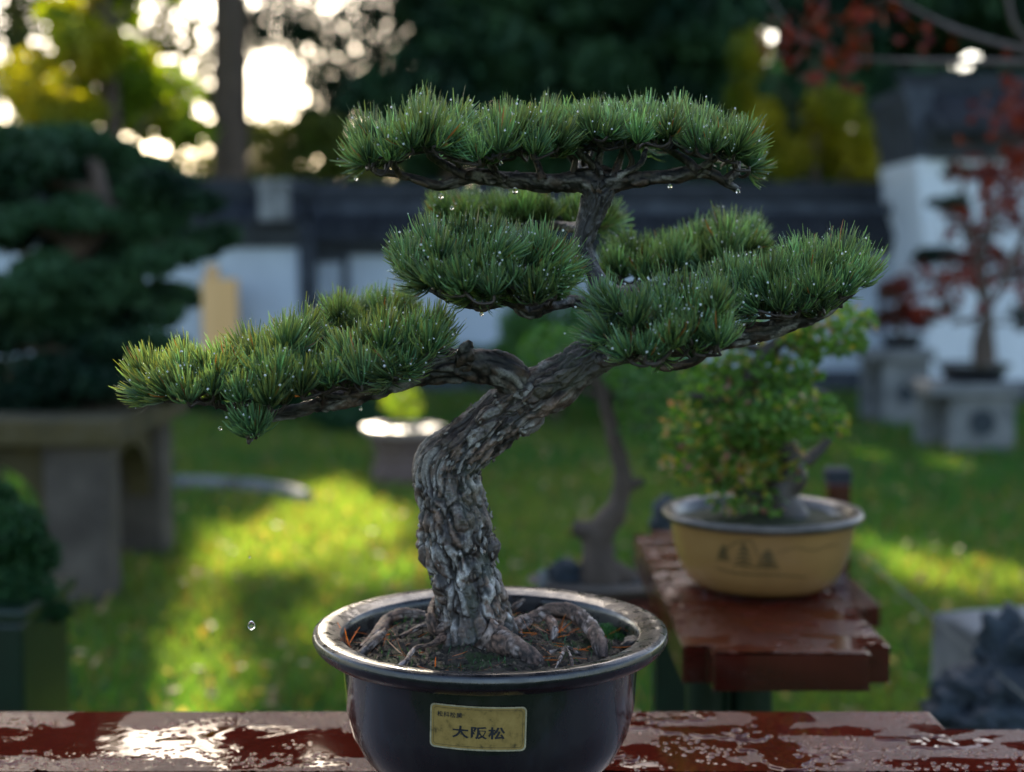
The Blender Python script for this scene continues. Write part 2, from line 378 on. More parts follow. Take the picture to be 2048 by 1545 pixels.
def big_tree(name, x, y, zc, rad, n, size, ca, cb, seed, label, group=None, mat='leaf_dark', trunk_r=.25, filt=None, shell=.25, lobes=9, parts=None):
    r = rng(seed); t = empty(name, (x, y, 0), label=label, cat='tree', group=group)
    mb = MB(); add_tube(mb, [(x, y, -.1, trunk_r * 1.25), (x + .1, y, zc * .4, trunk_r), (x, y, zc * .8, trunk_r * .8), (x, y, zc, trunk_r * .4)], 14, 12, jitter=0)
    for k in range(7):
        a = k / 7 * math.tau + r.random(); q = np.array([math.cos(a) * rad[0] * .7, math.sin(a) * rad[1] * .7, rad[2] * (.3 * r.random())])
        z0 = max(zc - rad[2] * .8, zc * .45)
        add_tube(mb, [(x, y, z0, trunk_r * .35), (x + q[0] * .5, y + q[1] * .5, z0 + (zc - z0) * .6, trunk_r * .22), (x + q[0], y + q[1], zc + q[2], .03)], 8, 6)
    mb.build('trunk', MT['farbark'], t, smooth=True)
    P = []
    for k in range(lobes):
        a = r.random() * math.tau; q = math.sqrt(r.random()) * .68
        c = (x + math.cos(a) * q * rad[0], y + math.sin(a) * q * rad[1], zc + (r.random() - .5) * 1.1 * rad[2])
        P.append(blob(r, n // lobes, c, [v * .42 for v in rad], shell))
    P = np.concatenate(P)
    if filt is not None: P = P[~filt(P)]
    mb = MB(); cm = sst(.35, .65, fbm(P * .8, 3, seed)); leaves(mb, P, size * (.7 + .6 * r.random(len(P))), r, ca, cb, colmix=cm)
    mb.build('crown', MT[mat], t)
    return t
# tall trees added to shade the garden; crowns unseen, only one trunk in view
TALL = [(-3.45, 17.2, 'tall shade tree whose brown trunk rises behind the wall at left'), (-9.5, 17.5, 'unseen tall tree added for shade beyond the left edge of the garden'), (2.8, 22.6, 'unseen tall tree added for shade behind the dark evergreens at right'), (8.6, 18.0, 'unseen tall tree added for shade behind the tiled building'),
        (-7.2, 23.8, 'unseen tall tree added for shade far behind the yellow leaved tree'), (-1.0, 22.9, 'unseen tall tree added for shade far behind the central evergreens'), (5.4, 24.2, 'unseen tall tree added for shade far behind the right evergreens'), (-12.5, 24.5, 'unseen tall tree added for shade far beyond the left edge'),
        (-1.8, 30.0, 'unseen tall tree added for shade at the back left of the park'), (2.8, 30.5, 'unseen tall tree added for shade at the back right of the park'), (-10.5, 30.5, 'unseen tall tree added for shade at the far left back of the park')]
for i, (x, y, lab) in enumerate(TALL):
    big_tree('shade_caster_tree', x, y, 9.2, (5.2, 5.0, 2.4), 13500, .36, (.02, .05, .012), (.04, .08, .015), 100 + i, lab, 'tall shade trees behind the garden wall', 'leaf_dark', .21, in_light, .15, 11)
def lobe_tree(name, Y, lobes, n, size, ca, cb, seed, lab, mat='leaf', group=None, trunk_r=.1, dY=.8, shell=.1, tx=None):
    r = rng(seed); w_ = sum(l[2] * l[3] * (l[4] if len(l) > 4 else 1) for l in lobes); s_ = Y / F
    cx = np.mean([l[0] for l in lobes]) if tx is None else tx; b_ = onz(cx, 1000, 0); bx = at(cx, 500, Y).x
    t = empty(name, (bx, Y, 0), label=lab, cat='tree', group=group)
    mb = MB(); top = max(at(l[0], l[1], Y).z for l in lobes); P = []
    add_tube(mb, [(bx, Y, -.1, trunk_r * 1.2), (bx + .05, Y, top * .5, trunk_r), (bx, Y, top, trunk_r * .25)], 12, 10)
    for l in lobes:
        c = np.array(at(l[0], l[1], Y + (r.random() - .5) * 2 * dY)); k = l[4] if len(l) > 4 else 1
        z0 = max(.6, c[2] - .8); add_tube(mb, [(bx, Y, z0, trunk_r * .4), (bx * .5 + c[0] * .5, (Y + c[1]) / 2, z0 * .5 + c[2] * .5, trunk_r * .25), (*c, .012)], 7, 6)
        P.append(blob(r, int(n * l[2] * l[3] * k / w_), c, (l[2] * s_, max(l[2] * s_ * .7, .4), l[3] * s_), shell))
    mb.build('trunk', MT['farbark'], t, smooth=True)
    P = np.concatenate(P); mb = MB(); leaves(mb, P, size * (.6 + .8 * r.random(len(P))), r, ca, cb, colmix=sst(.35, .65, fbm(P * 1.3, 3, seed))); mb.build('crown', MT[mat], t); return t
lobe_tree('yellow_leaved_tree', 15.2, [(210, 190, 130, 60), (120, 225, 90, 45), (310, 245, 90, 40), (180, 100, 70, 60), (260, 130, 60, 50), (140, 40, 60, 45, .8), (230, 20, 60, 50, .7), (380, 270, 60, 30), (60, 160, 60, 60, .4), (350, 180, 50, 50, .4), (300, -60, 120, 60, .7), (150, -80, 120, 60)], 5200, .15, (.15, .22, .015), (.33, .27, .015), 21, 'yellow green autumn tree glowing in the sun behind the left pine', trunk_r=.1)
lobe_tree('slender_tree', 21.5, [(60, 100, 130, 110, .6), (20, 200, 80, 80), (330, 80, 110, 100, .7), (380, 200, 60, 60, .8), (100, -60, 160, 80), (340, -60, 160, 60), (0, 330, 100, 80, 1.4), (390, 300, 60, 30, 1), (200, 100, 260, 200, .6), (60, 60, 160, 160, .6), (330, 140, 120, 140, .8)], 4300, .17, (.05, .07, .03), (.13, .12, .04), 22, 'loose leaved tree with bright sky gaps at the top left corner', trunk_r=.09, tx=40)
lobe_tree('slender_tree', 22.5, [(560, 30, 90, 60), (640, 90, 70, 60, .8), (700, 170, 80, 60, 1.2), (640, 250, 80, 40), (520, 255, 60, 25, .8), (600, -50, 140, 60), (740, 60, 80, 80, 1.5), (790, 180, 60, 80, 1.5), (480, 60, 60, 60, .7), (830, 90, 60, 80, 1.2), (600, 160, 180, 160, .25), (760, 100, 160, 160, .5), (650, 200, 70, 70, 1.2), (560, 60, 110, 50, 1.2)], 8200, .125, (.010, .032, .018), (.03, .06, .03), 24, 'loose leaved tree with round sky glints right of the tall trunk', 'leaf_dark', trunk_r=.09, tx=760)
lobe_tree('low_tree', 19.5, [(520, 300, 90, 45), (560, 265, 90, 22, .6), (640, 270, 70, 40), (620, 330, 90, 40), (690, 310, 60, 40), (560, 360, 120, 30), (400, 340, 80, 30), (740, 340, 60, 40)], 3900, .13, (.08, .11, .02), (.18, .17, .04), 25, 'low olive green tree just above the wall beside the tall trunk', trunk_r=.07)
EV = [(20.0, 900, 26), (20.6, 1080, 27), (21.2, 1270, 28), (20.2, 1450, 29), (21.0, 1640, 30), (21.6, 1840, 31), (20.8, 2030, 32)]
EL = ['dark evergreen tree at the left end of the dark row behind the wall', 'dark evergreen tree above the crown of the near bonsai', 'dark evergreen tree right of the bonsai top', 'dark evergreen tree behind the yellow green bush', 'dark evergreen tree left of the tiled building roof', 'dark evergreen tree above the tiled building', 'dark evergreen tree at the top right corner']
for (y_, px_, s_), lb in zip(EV, EL):
    r = rng(s_); ne = 3700 if px_ == 900 else 5200 if px_ == 1080 else 6800
    lobe_tree('evergreen_tree', y_, [(px_ + r.normal() * 50, q, 105 + 30 * r.random(), 50 + 25 * r.random()) for q in (-110, -50, 0, 45, 95, 150, 200, 250, 300, 350)] + ([(1130, 90, 60, 60)] if px_ == 1080 else []), ne, .27, (.008, .032, .018), (.034, .088, .036), s_, lb, 'leaf_dark', 'dark evergreen trees behind the wall', .16, 1.0, .3, tx=px_)
lobe_tree('yellow_green_bush', 17.3, [(1520, 250, 50, 50), (1560, 320, 60, 45), (1640, 300, 70, 60, .7), (1700, 340, 60, 40), (1740, 290, 60, 60, .6), (1790, 350, 50, 30), (1480, 200, 30, 40, .7), (1660, 220, 60, 50, .5), (1500, 110, 40, 50, .8)], 3000, .15, (.12, .15, .010), (.30, .25, .015), 33, 'yellow green bush glowing above the roofed wall at right', trunk_r=.05, dY=.5)
# ------------------------------------------------------------------ garden wall with tiled coping
def tiled_roof(mb, x0, x1, y, zb, zt, depth, gap=.16):
    """double pitched tiled roof along x from zb (eave) to zt (ridge)"""
    xs = x0; W_ = x1 - x0
    for s in (-1, 1):
        a = np.array([(x0, y + s * depth, zb), (x1, y + s * depth, zb), (x1, y, zt - .06), (x0, y, zt - .06)])
        a2 = a - np.array([0, 0, .05])
        mb.add(np.vstack([a, a2]), [(0, 1, 2, 3), (7, 6, 5, 4), (0, 4, 5, 1), (0, 3, 7, 4), (1, 5, 6, 2)])
        n = int(W_ / gap)
        for i in range(n):
            cx = x0 + (i + .5) * W_ / n; th = np.linspace(0, math.pi, 6); rr = .045
            P0 = np.stack([cx + rr * np.cos(th), np.full(6, y + s * (depth + .02)), zb + rr * np.sin(th) + .002], 1)
            P1 = np.stack([cx + rr * np.cos(th), np.full(6, y), zt - .06 + rr * np.sin(th)], 1)
            V = np.vstack([P0, P1]); mb.add(V, [(k, k + 1, k + 7, k + 6) for k in range(5)])
            mb.add(np.vstack([P0]), [(0, 1, 2, 3), (0, 3, 4, 5)])
    mb.box(((x0 + x1) / 2, y, zt), (W_ + .1, .16, .14))
    mb.box(((x0 + x1) / 2, y, zt + .09), (W_ + .16, .1, .04))
def garden_wall(name, x0, x1, y, ztop, zeave, zridge, th=.3, lab='', extra=None, cat='wall', depth=.36):
    t = empty(name, ((x0 + x1) / 2, y, 0), label=lab, cat=cat)
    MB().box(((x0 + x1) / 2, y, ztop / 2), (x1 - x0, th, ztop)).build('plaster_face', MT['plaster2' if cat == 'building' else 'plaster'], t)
    mb = MB()
    mb.box(((x0 + x1) / 2, y, .12), (x1 - x0 + .02, th + .06, .24)); 
    mb.build('plinth', MT['tile_trim'], t)
    mb = MB(); cx = (x0 + x1) / 2
    hh = (zeave - ztop); 
    for q, (o, f) in enumerate([(.04, .3), (.09, .3), (.16, .36)]):
        z0 = ztop + hh * sum([.3, .3, .36][:q]); mb.box((cx, y, z0 + hh * f / 2), (x1 - x0 + o, th + o * 2, hh * f))
    n = int((x1 - x0) / .26)
    for i in range(n): mb.box((x0 + (i + .5) * (x1 - x0) / n, y - th / 2 - .14, ztop + hh * .75), (.1, .1, hh * .35))
    mb.build('corbel_trim', MT['tile_trim'], t)
    mb = MB(); tiled_roof(mb, x0 - .08, x1 + .08, y, zeave, zridge, depth); mb.build('tiled_roof', MT['tile'], t)
    return t
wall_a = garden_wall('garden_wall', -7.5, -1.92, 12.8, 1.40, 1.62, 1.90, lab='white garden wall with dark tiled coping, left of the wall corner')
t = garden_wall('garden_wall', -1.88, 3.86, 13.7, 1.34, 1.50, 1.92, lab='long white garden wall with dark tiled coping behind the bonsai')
mb = MB()
for xx0, xx1, yy in ((.9, 3.8, 13.31), (-1.8, .5, 13.31)): MB().box(((xx0 + xx1) / 2, yy, 1.77), (xx1 - xx0, .05, .09)).build('coping_band', MT['tile_trim'], t)
c = at(548, 395, 12.3); pq = MB(); pq.box((c.x, 12.33, 1.78), (.24, .16, .3)); pq.box((c.x, 12.33, 1.95), (.30, .2, .05)); pq.build('pier_cap', MT['greystone'], wall_a)
c = at(657, 560, 13.5); 
for dx in (-.16, .16): mb.box((c.x + dx, 13.53, c.z), (.07, .05, .46))
for dz in (-.2, .2): mb.box((c.x, 13.53, c.z + dz), (.25, .05, .07))
wf = mb.build('window_frame', MT['tile_trim'], t)
MB().box((c.x, 13.54, c.z), (.25, .02, .33)).build('window_pane', MT['plaster'], t)
MB().box((at(612, 600, 13.3).x, 13.25, .75), (.16, .8, 1.5)).build('corner_pier', MT['tile_trim'], t)
# right building with flaring eave
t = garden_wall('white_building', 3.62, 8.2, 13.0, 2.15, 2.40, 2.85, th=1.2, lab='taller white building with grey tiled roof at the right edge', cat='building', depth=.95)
mb = MB()                                 # curved corbelled gable end
zz = np.linspace(2.16, 2.78, 8)
for i in range(7):
    o = .13 + .12 * ((i + 1) / 7) ** 1.5
    mb.box((3.62 - o / 2, 13.0, (zz[i] + zz[i + 1]) / 2), (o, 1.22 + .004 * (i % 2), (zz[i + 1] - zz[i])))
mw = MB(); z_ = np.linspace(1.2, 2.155, 10)
for i in range(9):
    o = .01 + .12 * (i + 1) / 9; mw.box((3.62 - o / 2, 13.0, (z_[i] + z_[i + 1]) / 2), (o, 1.215, z_[i + 1] - z_[i]))
mw.build('gable_face', MT['plaster2'], t)
mb.build('gable_corbel', MT['tile_trim'], t)
# tan board with a sunlit tone put in its colour, standing against the left wall
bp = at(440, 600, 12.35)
t = empty('notice_board', (bp.x, 12.35, 0), label='tan wooden board with a sunlit tone in its colour before the white wall', cat='board')
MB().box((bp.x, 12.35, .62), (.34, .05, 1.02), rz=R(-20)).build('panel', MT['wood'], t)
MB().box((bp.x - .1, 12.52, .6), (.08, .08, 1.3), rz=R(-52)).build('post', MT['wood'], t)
# ------------------------------------------------------------------ shrubs and ground cover in front of the wall
def shrub(name, c, rad, n, size, ca, cb, seed, lab, mat='leaf', group=None, cat='shrub'):
    r = rng(seed); t = empty(name, (c[0], c[1], 0), label=lab, cat=cat, group=group)
    mb = MB()
    for k in range(5):
        a = r.random() * 6.28
        add_tube(mb, [(c[0], c[1], 0, .02), (c[0] + math.cos(a) * rad[0] * .3, c[1] + math.sin(a) * rad[1] * .3, c[2] * .6, .014), (c[0] + math.cos(a) * rad[0] * .6, c[1] + math.sin(a) * rad[1] * .6, c[2] + rad[2] * .3, .006)], 7, 5)
    mb.build('stem', MT['farbark'], t)
    P = np.concatenate([blob(r, n // 7, (c[0] + (r.random() - .5) * rad[0] * 1.1, c[1] + (r.random() - .5) * rad[1] * 1.1, c[2] + (r.random() - .5) * rad[2] * .9), [v * .55 for v in rad], .4) for _ in range(7)])
    P = P[P[:, 2] > .02]
    mb = MB(); leaves(mb, P, size * (.7 + .6 * r.random(len(P))), r, ca, cb); mb.build('foliage', MT[mat], t)
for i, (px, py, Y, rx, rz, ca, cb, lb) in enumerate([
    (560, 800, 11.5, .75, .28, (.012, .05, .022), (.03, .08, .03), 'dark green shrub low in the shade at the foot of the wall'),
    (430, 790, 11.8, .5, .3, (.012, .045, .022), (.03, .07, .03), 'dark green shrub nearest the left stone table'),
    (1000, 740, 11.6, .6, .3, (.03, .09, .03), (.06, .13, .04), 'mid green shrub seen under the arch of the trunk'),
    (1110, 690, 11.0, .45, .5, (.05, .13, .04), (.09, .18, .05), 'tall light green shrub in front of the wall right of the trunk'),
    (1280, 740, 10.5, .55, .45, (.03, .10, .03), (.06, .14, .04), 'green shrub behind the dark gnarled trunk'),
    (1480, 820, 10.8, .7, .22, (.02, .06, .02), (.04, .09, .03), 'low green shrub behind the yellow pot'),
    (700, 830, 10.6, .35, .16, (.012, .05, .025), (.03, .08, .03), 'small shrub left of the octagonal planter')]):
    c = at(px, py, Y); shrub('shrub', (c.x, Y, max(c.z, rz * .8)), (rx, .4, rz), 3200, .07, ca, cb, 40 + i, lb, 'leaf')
# curved pale kerb on the lawn
mb = MB(); pts = [onz(a, b_, .06) for a, b_ in [(300, 962), (380, 962), (450, 965), (520, 970), (580, 980), (612, 992)]]
add_tube(mb, [(p.x, p.y, .04, .05) for p in pts], 40, 8)
tag(mb.build('kerb_edging', MT['greystone'], smooth=True), 'pale curved kerb edging lying in the lawn by the left stone table', 'kerb')
# ------------------------------------------------------------------ stone table, left, with a big pine bonsai
t = empty('stone_table', (-1.95, 5.75, 0), label='mossy old stone table with arched openings on the left', cat='stone table')
X0, X1, Y0, Y1, ZT = -2.5, -1.5, 5.2, 6.25, .66
mb = MB(); mb.box(((X0 + X1) / 2, (Y0 + Y1) / 2, ZT), (X1 - X0 + .12, Y1 - Y0 + .12, .1)); mb.build('table_top', MT['mossstone'], t, bevel=.015)
for a in (X0 + .12, X1 - .12):
    for b_ in (Y0 + .1, Y1 - .1): MB().box((a, b_, .305), (.24, .2, .61)).build('leg', MT['stone'], t, bevel=.02)
def arch_panel(mb, p0, p1, z0, z1, rad, th, nrm):
    p0 = np.array(p0); p1 = np.array(p1); d = p1 - p0; Lg = np.linalg.norm(d); d = d / Lg; n = np.array(nrm)
    for i in range(24):
        a, b2 = i / 24, (i + 1) / 24
        def zl(u): 
            q = (u - .5) * 2; return z0 + (z1 - z0) * .8 * math.sqrt(max(0, 1 - q * q))
        q = [p0 + d * a * Lg, p0 + d * b2 * Lg]
        V = []
        for s in (0, th):
            for (pp, u) in ((q[0], a), (q[1], b2)):
                V.append((*(pp + n * s), zl(u))); V.append((*(pp + n * s), z1))
        mb.add(V, [(0, 2, 3, 1), (4, 5, 7, 6), (0, 4, 6, 2)])
mb = MB()
arch_panel(mb, (X1 - .05, Y0 + .2), (X1 - .05, Y1 - .2), .28, .61, .3, .1, (-1, 0))
arch_panel(mb, (X0 + .24, Y0 + .05), (X1 - .24, Y0 + .05), .28, .61, .3, .1, (0, 1))
mb.build('apron', MT['mossstone'], t)
def pad_tree(name, base, trunk, pads, n, size, ca, cb, seed, lab, Y, dY, cat='bonsai', mat='leaf_dark', trunk_r=.05, group=None, tw='farbark', up=.3, potfn=None):
    r = rng(seed); t = empty(name, base, label=lab, cat=cat, group=group)
    mb = MB(); path = add_tube(mb, [(*at(a, b_, Y), rr) for a, b_, rr in trunk], 24, 10, jitter=.004)
    tot = sum(p[2] * p[3] for p in pads); P = []
    for k, (px, py, rx, ry) in enumerate(pads):
        yy = Y + (r.random() - .5) * 2 * dY; c = at(px, py, yy); sc = yy / F
        q = path[np.argmin(np.linalg.norm(path[:, :3] - np.array(c), axis=1) + np.abs(path[:, 2] - c.z + .1) * .5)]
        add_tube(mb, [(*q[:3], trunk_r * .45), (*(q[:3] * .45 + np.array(c) * .55 - np.array([0, 0, .02])), trunk_r * .3), (*(np.array(c) - np.array([0, 0, ry * sc * .5])), trunk_r * .15)], 8, 6)
        m_ = int(n * px * 0 + n * rx * ry / tot)
        for _ in range(6):
            cc_ = np.array(c) + r.normal(size=3) * np.array([rx, rx * .6, ry * .8]) * sc * .42
            P.append(blob(r, m_ // 6, cc_, np.array([rx, rx * .7, ry]) * sc * (.4 + .35 * r.random()), .2))
    mb.build('trunk', MT[tw], t, smooth=True)
    P = np.concatenate(P); mb = MB(); leaves(mb, P, size * (.6 + .8 * r.random(len(P))), r, ca, cb, up=up, asp=.5, colmix=sst(.35, .65, fbm(P * (1.5 / size) * .06, 3, seed)))
    mb.build('foliage', MT[mat], t)
    return t
pad_tree('pine_bonsai', (-1.9, 5.7, .71), [(110, 850, .09), (90, 760, .08), (170, 660, .07), (130, 540, .06), (200, 440, .05), (190, 330, .03)],
         [(120, 290, 120, 45), (210, 325, 150, 50), (320, 375, 100, 48), (60, 340, 130, 55), (180, 385, 170, 35), (30, 400, 90, 50), (390, 490, 62, 40), (320, 520, 70, 34), (130, 540, 110, 45), (40, 590, 110, 50), (230, 580, 90, 42), (290, 640, 80, 38), (120, 670, 130, 50), (230, 730, 110, 40), (60, 760, 150, 50), (170, 800, 130, 30), (340, 700, 45, 30), (160, 460, 110, 35), (20, 480, 70, 30), (270, 440, 90, 38), (250, 510, 90, 38), (60, 430, 110, 40), (330, 590, 60, 34), (150, 610, 120, 40), (270, 690, 90, 36), (180, 760, 150, 45), (320, 760, 60, 36), (10, 660, 90, 50), (10, 820, 120, 30)],
         80000, .055, (.003, .018, .009), (.034, .085, .036), 50, 'large dark pine bonsai with layered pads on the left stone table', 5.75, .28, trunk_r=.06)
r = rng(51)
t = empty('shallow_tray', (-1.95, 5.75, .71), label='dark shallow tray under the large pine bonsai', cat='bonsai pot')
mb = MB(); lathe(mb, [(0, 0), (.3, 0), (.34, .09), (.36, .1), (.33, .1), (.3, .07), (0, .07)], 40, (-1.95, 5.75, .712), 1.1, .8); mb.build('tray_body', MT['glaze'], t, smooth=False)
# dark rounded bush in a dark box planter, lower left corner
bc = at(20, 1110, 3.05)
t = empty('box_planter', (bc.x - .02, 3.05, 0), label='black square planter stand below the dark bush in the lower left corner', cat='planter')
MB().box((bc.x - .06, 3.05, .27), (.26, .3, .54), taper=-.05).build('planter_body', MT['green_post'], t, bevel=.01)
MB().box((bc.x - .06, 3.05, .555), (.30, .34, .03)).build('planter_rim', MT['green_post'], t, bevel=.006)
t = empty('clipped_bush', (bc.x - .06, 3.05, .56), label='dark clipped bush in the black planter at the lower left corner', cat='shrub')
r = rng(52); P = np.concatenate([blob(r, 1400, at(a, b_, 3.05 + (r.random() - .5) * .15), (rx, rx, rz), .4) for a, b_, rx, rz in [(-20, 1020, .07, .07), (30, 1060, .07, .06), (60, 1110, .07, .055), (0, 1130, .1, .08), (40, 1180, .08, .06), (-60, 1100, .1, .1), (70, 1210, .05, .03), (10, 1220, .1, .04), (110, 1225, .035, .02)]])
mb = MB(); leaves(mb, P, .018, r, (.008, .04, .012), (.025, .08, .02)); mb.build('foliage', MT['leaf_dark'], t)
mb = MB(); add_tube(mb, [(bc.x - .06, 3.05, .56, .02), (bc.x - .05, 3.05, .64, .016), (bc.x - .02, 3.05, .74, .008)], 8, 8); mb.build('trunk', MT['farbark'], t)
# ------------------------------------------------------------------ octagonal planter far away in a sun patch
c = onz(808, 972, 0)
t = empty('octagonal_planter', (c.x, c.y, 0), label='reddish brown stone planter with sunlit rim on the lawn', cat='planter')
sc_ = c.y / F
mb = MB(); lathe(mb, [(0, 0), (.19, 0), (.19, .1), (.165, .12), (.165, .22), (.19, .24), (.2, .30)], 8, c); mb.build('planter_body', mat_simple('brown_stone', [(.3, (.09, .055, .045)), (.7, (.15, .1, .085))], 8, .8), t)
mb = MB(); lathe(mb, [(.2, .3), (.24, .31), (.24, .345), (.16, .35), (.13, .31), (0, .31)], 8, c); mb.build('planter_rim', mat_simple('sunlit_rim_stone', [(.3, (.26, .2, .175)), (.7, (.36, .28, .25))], 8, .35), t)  # rim coloured paler than the body, sunlight put into its tone
t2 = empty('seedling_plant', (c.x, c.y, .31), label='small yellow green plant growing in the reddish planter', cat='plant')
r = rng(53); mb = MB(); leaves(mb, blob(r, 130, (c.x, c.y, .47), (.13, .12, .1), .2), .05, r, (.12, .2, .02), (.25, .27, .03)); mb.build('foliage', MT['leaf'], t2)
mb = MB(); add_tube(mb, [(c.x, c.y, .3, .012), (c.x + .01, c.y, .4, .01), (c.x, c.y, .5, .005)], 6, 6); mb.build('stem', MT['farbark'], t2)
# ------------------------------------------------------------------ grey stone pedestals at right with bonsai
def pedestal(px0, px1, pyt, pyb, lab):
    a = onz(px0, pyb, 0); b_ = onz(px1, pyb, 0); Y = a.y; W_ = b_.x - a.x; cx = (a.x + b_.x) / 2; H = at(px0, pyt, Y).z
    t = empty('stone_pedestal', (cx, Y + W_ / 2, 0), label=lab, cat='pedestal', group='grey stone pedestals on the lawn')
    MB().box((cx - .06, Y + W_ / 2, H - .04), (W_ * 1.16 + .12, W_ * 1.25, .08)).build('pedestal_top', MT['greystone'], t, bevel=.01)
    MB().box((cx, Y + .06, (H - .08) / 2), (W_, .12, H - .08)).build('leg_panel', MT['greystone'], t, bevel=.008)
    MB().box((cx - W_ * .32, Y + W_ - .06, (H - .08) / 2), (W_ * .9, .12, H - .082)).build('leg_panel', MT['greystone'], t, bevel=.008)
    mb = MB(); th = np.arange(24) / 24 * math.tau; rr = W_ * .2
    V = [(cx + math.cos(q) * rr, Y - .006, H * .46 + math.sin(q) * rr) for q in th] + [(cx + math.cos(q) * rr, Y + .02, H * .46 + math.sin(q) * rr) for q in th]
    mb.add(V, [(i, (i + 1) % 24, 24 + (i + 1) % 24, 24 + i) for i in range(24)]); mb.add([v for v in V[:24]] + [(cx, Y - .006, H * .46)], [(i, 24, (i + 1) % 24) for i in range(24)])
    mb.build('round_medallion', MT['rock'], t)
    return cx, Y + W_ / 2, H, W_
p1 = pedestal(1765, 1858, 700, 858, 'grey stone pedestal with round medallion, smaller and farther one')
p2 = pedestal(1898, 2028, 768, 912, 'grey stone pedestal with round medallion, nearer one under the red bonsai')
def small_pot(name, x, y, z, rad, h, lab, mat='glaze', n=40):
    t = empty(name, (x, y, z), label=lab, cat='bonsai pot')
    mb = MB(); lathe(mb, [(0, 0), (rad * .72, 0), (rad * .9, h * .8), (rad, h * .85), (rad, h), (rad * .9, h), (rad * .85, h * .9), (0, h * .9)], n, (x, y, z)); mb.build('pot_body', MT[mat], t)
small_pot('bonsai_pot', p1[0], p1[1], p1[2] + .001, .17, .1, 'dark round pot on the farther stone pedestal')
small_pot('bonsai_pot', p2[0], p2[1], p2[2] + .001, .25, .12, 'dark round pot on the nearer stone pedestal')
pad_tree('red_leaved_bonsai', (p1[0], p1[1], p1[2] + .09), [(1808, 690, .03), (1800, 650, .025), (1812, 600, .015)], [(1790, 600, 55, 30), (1830, 630, 45, 30), (1760, 640, 40, 22), (1800, 570, 40, 20)], 1300, .06, (.03, .05, .02), (.16, .02, .015), 54, 'small red and green bonsai on the farther stone pedestal', p1[1], .12, mat='leaf', trunk_r=.02)
pad_tree('red_leaved_bonsai', (p2[0], p2[1], p2[2] + .1), [(1965, 735, .06), (1960, 690, .05), (1975, 620, .04), (1950, 540, .035), (1985, 450, .025), (1960, 360, .015)],
         [(1900, 560, 50, 40), (1960, 520, 60, 40), (2030, 540, 50, 45), (1930, 450, 40, 35), (2010, 430, 60, 50), (1980, 350, 60, 45), (2040, 330, 50, 40), (1890, 620, 40, 28), (2030, 630, 45, 40), (2040, 240, 40, 40)], 2000, .055, (.015, .025, .01), (.15, .012, .008), 55, 'tall bonsai with dark red leaves on the nearer stone pedestal', p2[1], .22, mat='leaf', trunk_r=.035)
pad_tree('cloud_pruned_pine', (onz(1935, 800, 0).x + .3, 11.6, 0), [(1985, 800, .05), (1975, 640, .045), (1960, 520, .04), (1930, 430, .03), (1925, 350, .02)], [(1905, 410, 48, 20), (1925, 345, 32, 16), (1890, 515, 50, 18), (1850, 520, 25, 12)], 3000, .05, (.006, .02, .012), (.015, .04, .02), 56, 'dark cloud pruned pine before the white building wall', 11.6, .1, cat='tree', trunk_r=.03)
# red leaved tree reaching in from the right edge
YM = 5.0
t = empty('red_maple_tree', (2.35, YM, 0), label='bare branched maple with red leaves reaching in from the top right corner', cat='tree')
mb = MB(); add_tube(mb, [(2.35, YM, -.05, .09), (2.3, YM, 1.0, .075), (2.2, YM, 1.8, .06), (2.25, YM, 2.6, .03)], 16, 10, jitter=.006); mb.build('trunk', MT['farbark'], t, smooth=True)
MT['pale_twig'] = mat_simple('pale_branch', [(.3, (.06, .045, .04)), (.7, (.13, .095, .085))], 30, .7)
BR = [[(2300, 170, .03), (2180, 110, .022), (2048, 100, .013), (1940, 70, .011), (1870, 40, .008), (1740, -30, .004)], [(2300, 200, .03), (2150, 135, .018), (2000, 125, .011), (1850, 124, .010), (1700, 118, .004)], [(2100, 110, .015), (2035, 60, .009), (2010, -30, .007)],
      [(2330, 420, .03), (2100, 430, .02), (2035, 500, .013), (2000, 580, .013), (1960, 630, .011), (1905, 650, .006)], [(1700, 118, .004), (1590, 60, .003), (1530, -20, .003)]]
for k, b_ in enumerate(BR):
    mb = MB(); add_tube(mb, [(*at(a, c_, YM + .05 * math.sin(i * 1.7 + k)), rr) for i, (a, c_, rr) in enumerate(b_)], 24, 8, jitter=.001)
    mb.build('branch', MT['pale_twig'], t, smooth=True)
r = rng(57); P = []
for (a, b_, rx, ry, n) in [(1560, 80, 60, 50, 26), (1640, 60, 60, 60, 40), (1710, 100, 40, 50, 36), (1740, 30, 60, 40, 34), (1640, 140, 70, 35, 28), (1860, 60, 60, 40, 14), (2020, 180, 40, 60, 36), (1980, 230, 60, 40, 26), (2030, 320, 30, 50, 30), (1880, 600, 60, 50, 46), (1930, 560, 40, 40, 26), (1960, 410, 60, 80, 60), (2035, 560, 30, 60, 24)]:
    n = int(n * .6); q = np.stack([a + rx * r.normal(size=n) * .6, b_ + ry * r.normal(size=n) * .6], 1)
    P += [tuple(at(u, v_, YM + r.normal() * .15)) for u, v_ in q]
mb = MB(); leaves(mb, np.array(P), .05, r, (.075, .006, .006), (.13, .018, .010), asp=.8); mb.build('foliage', MT['leaf'], t)
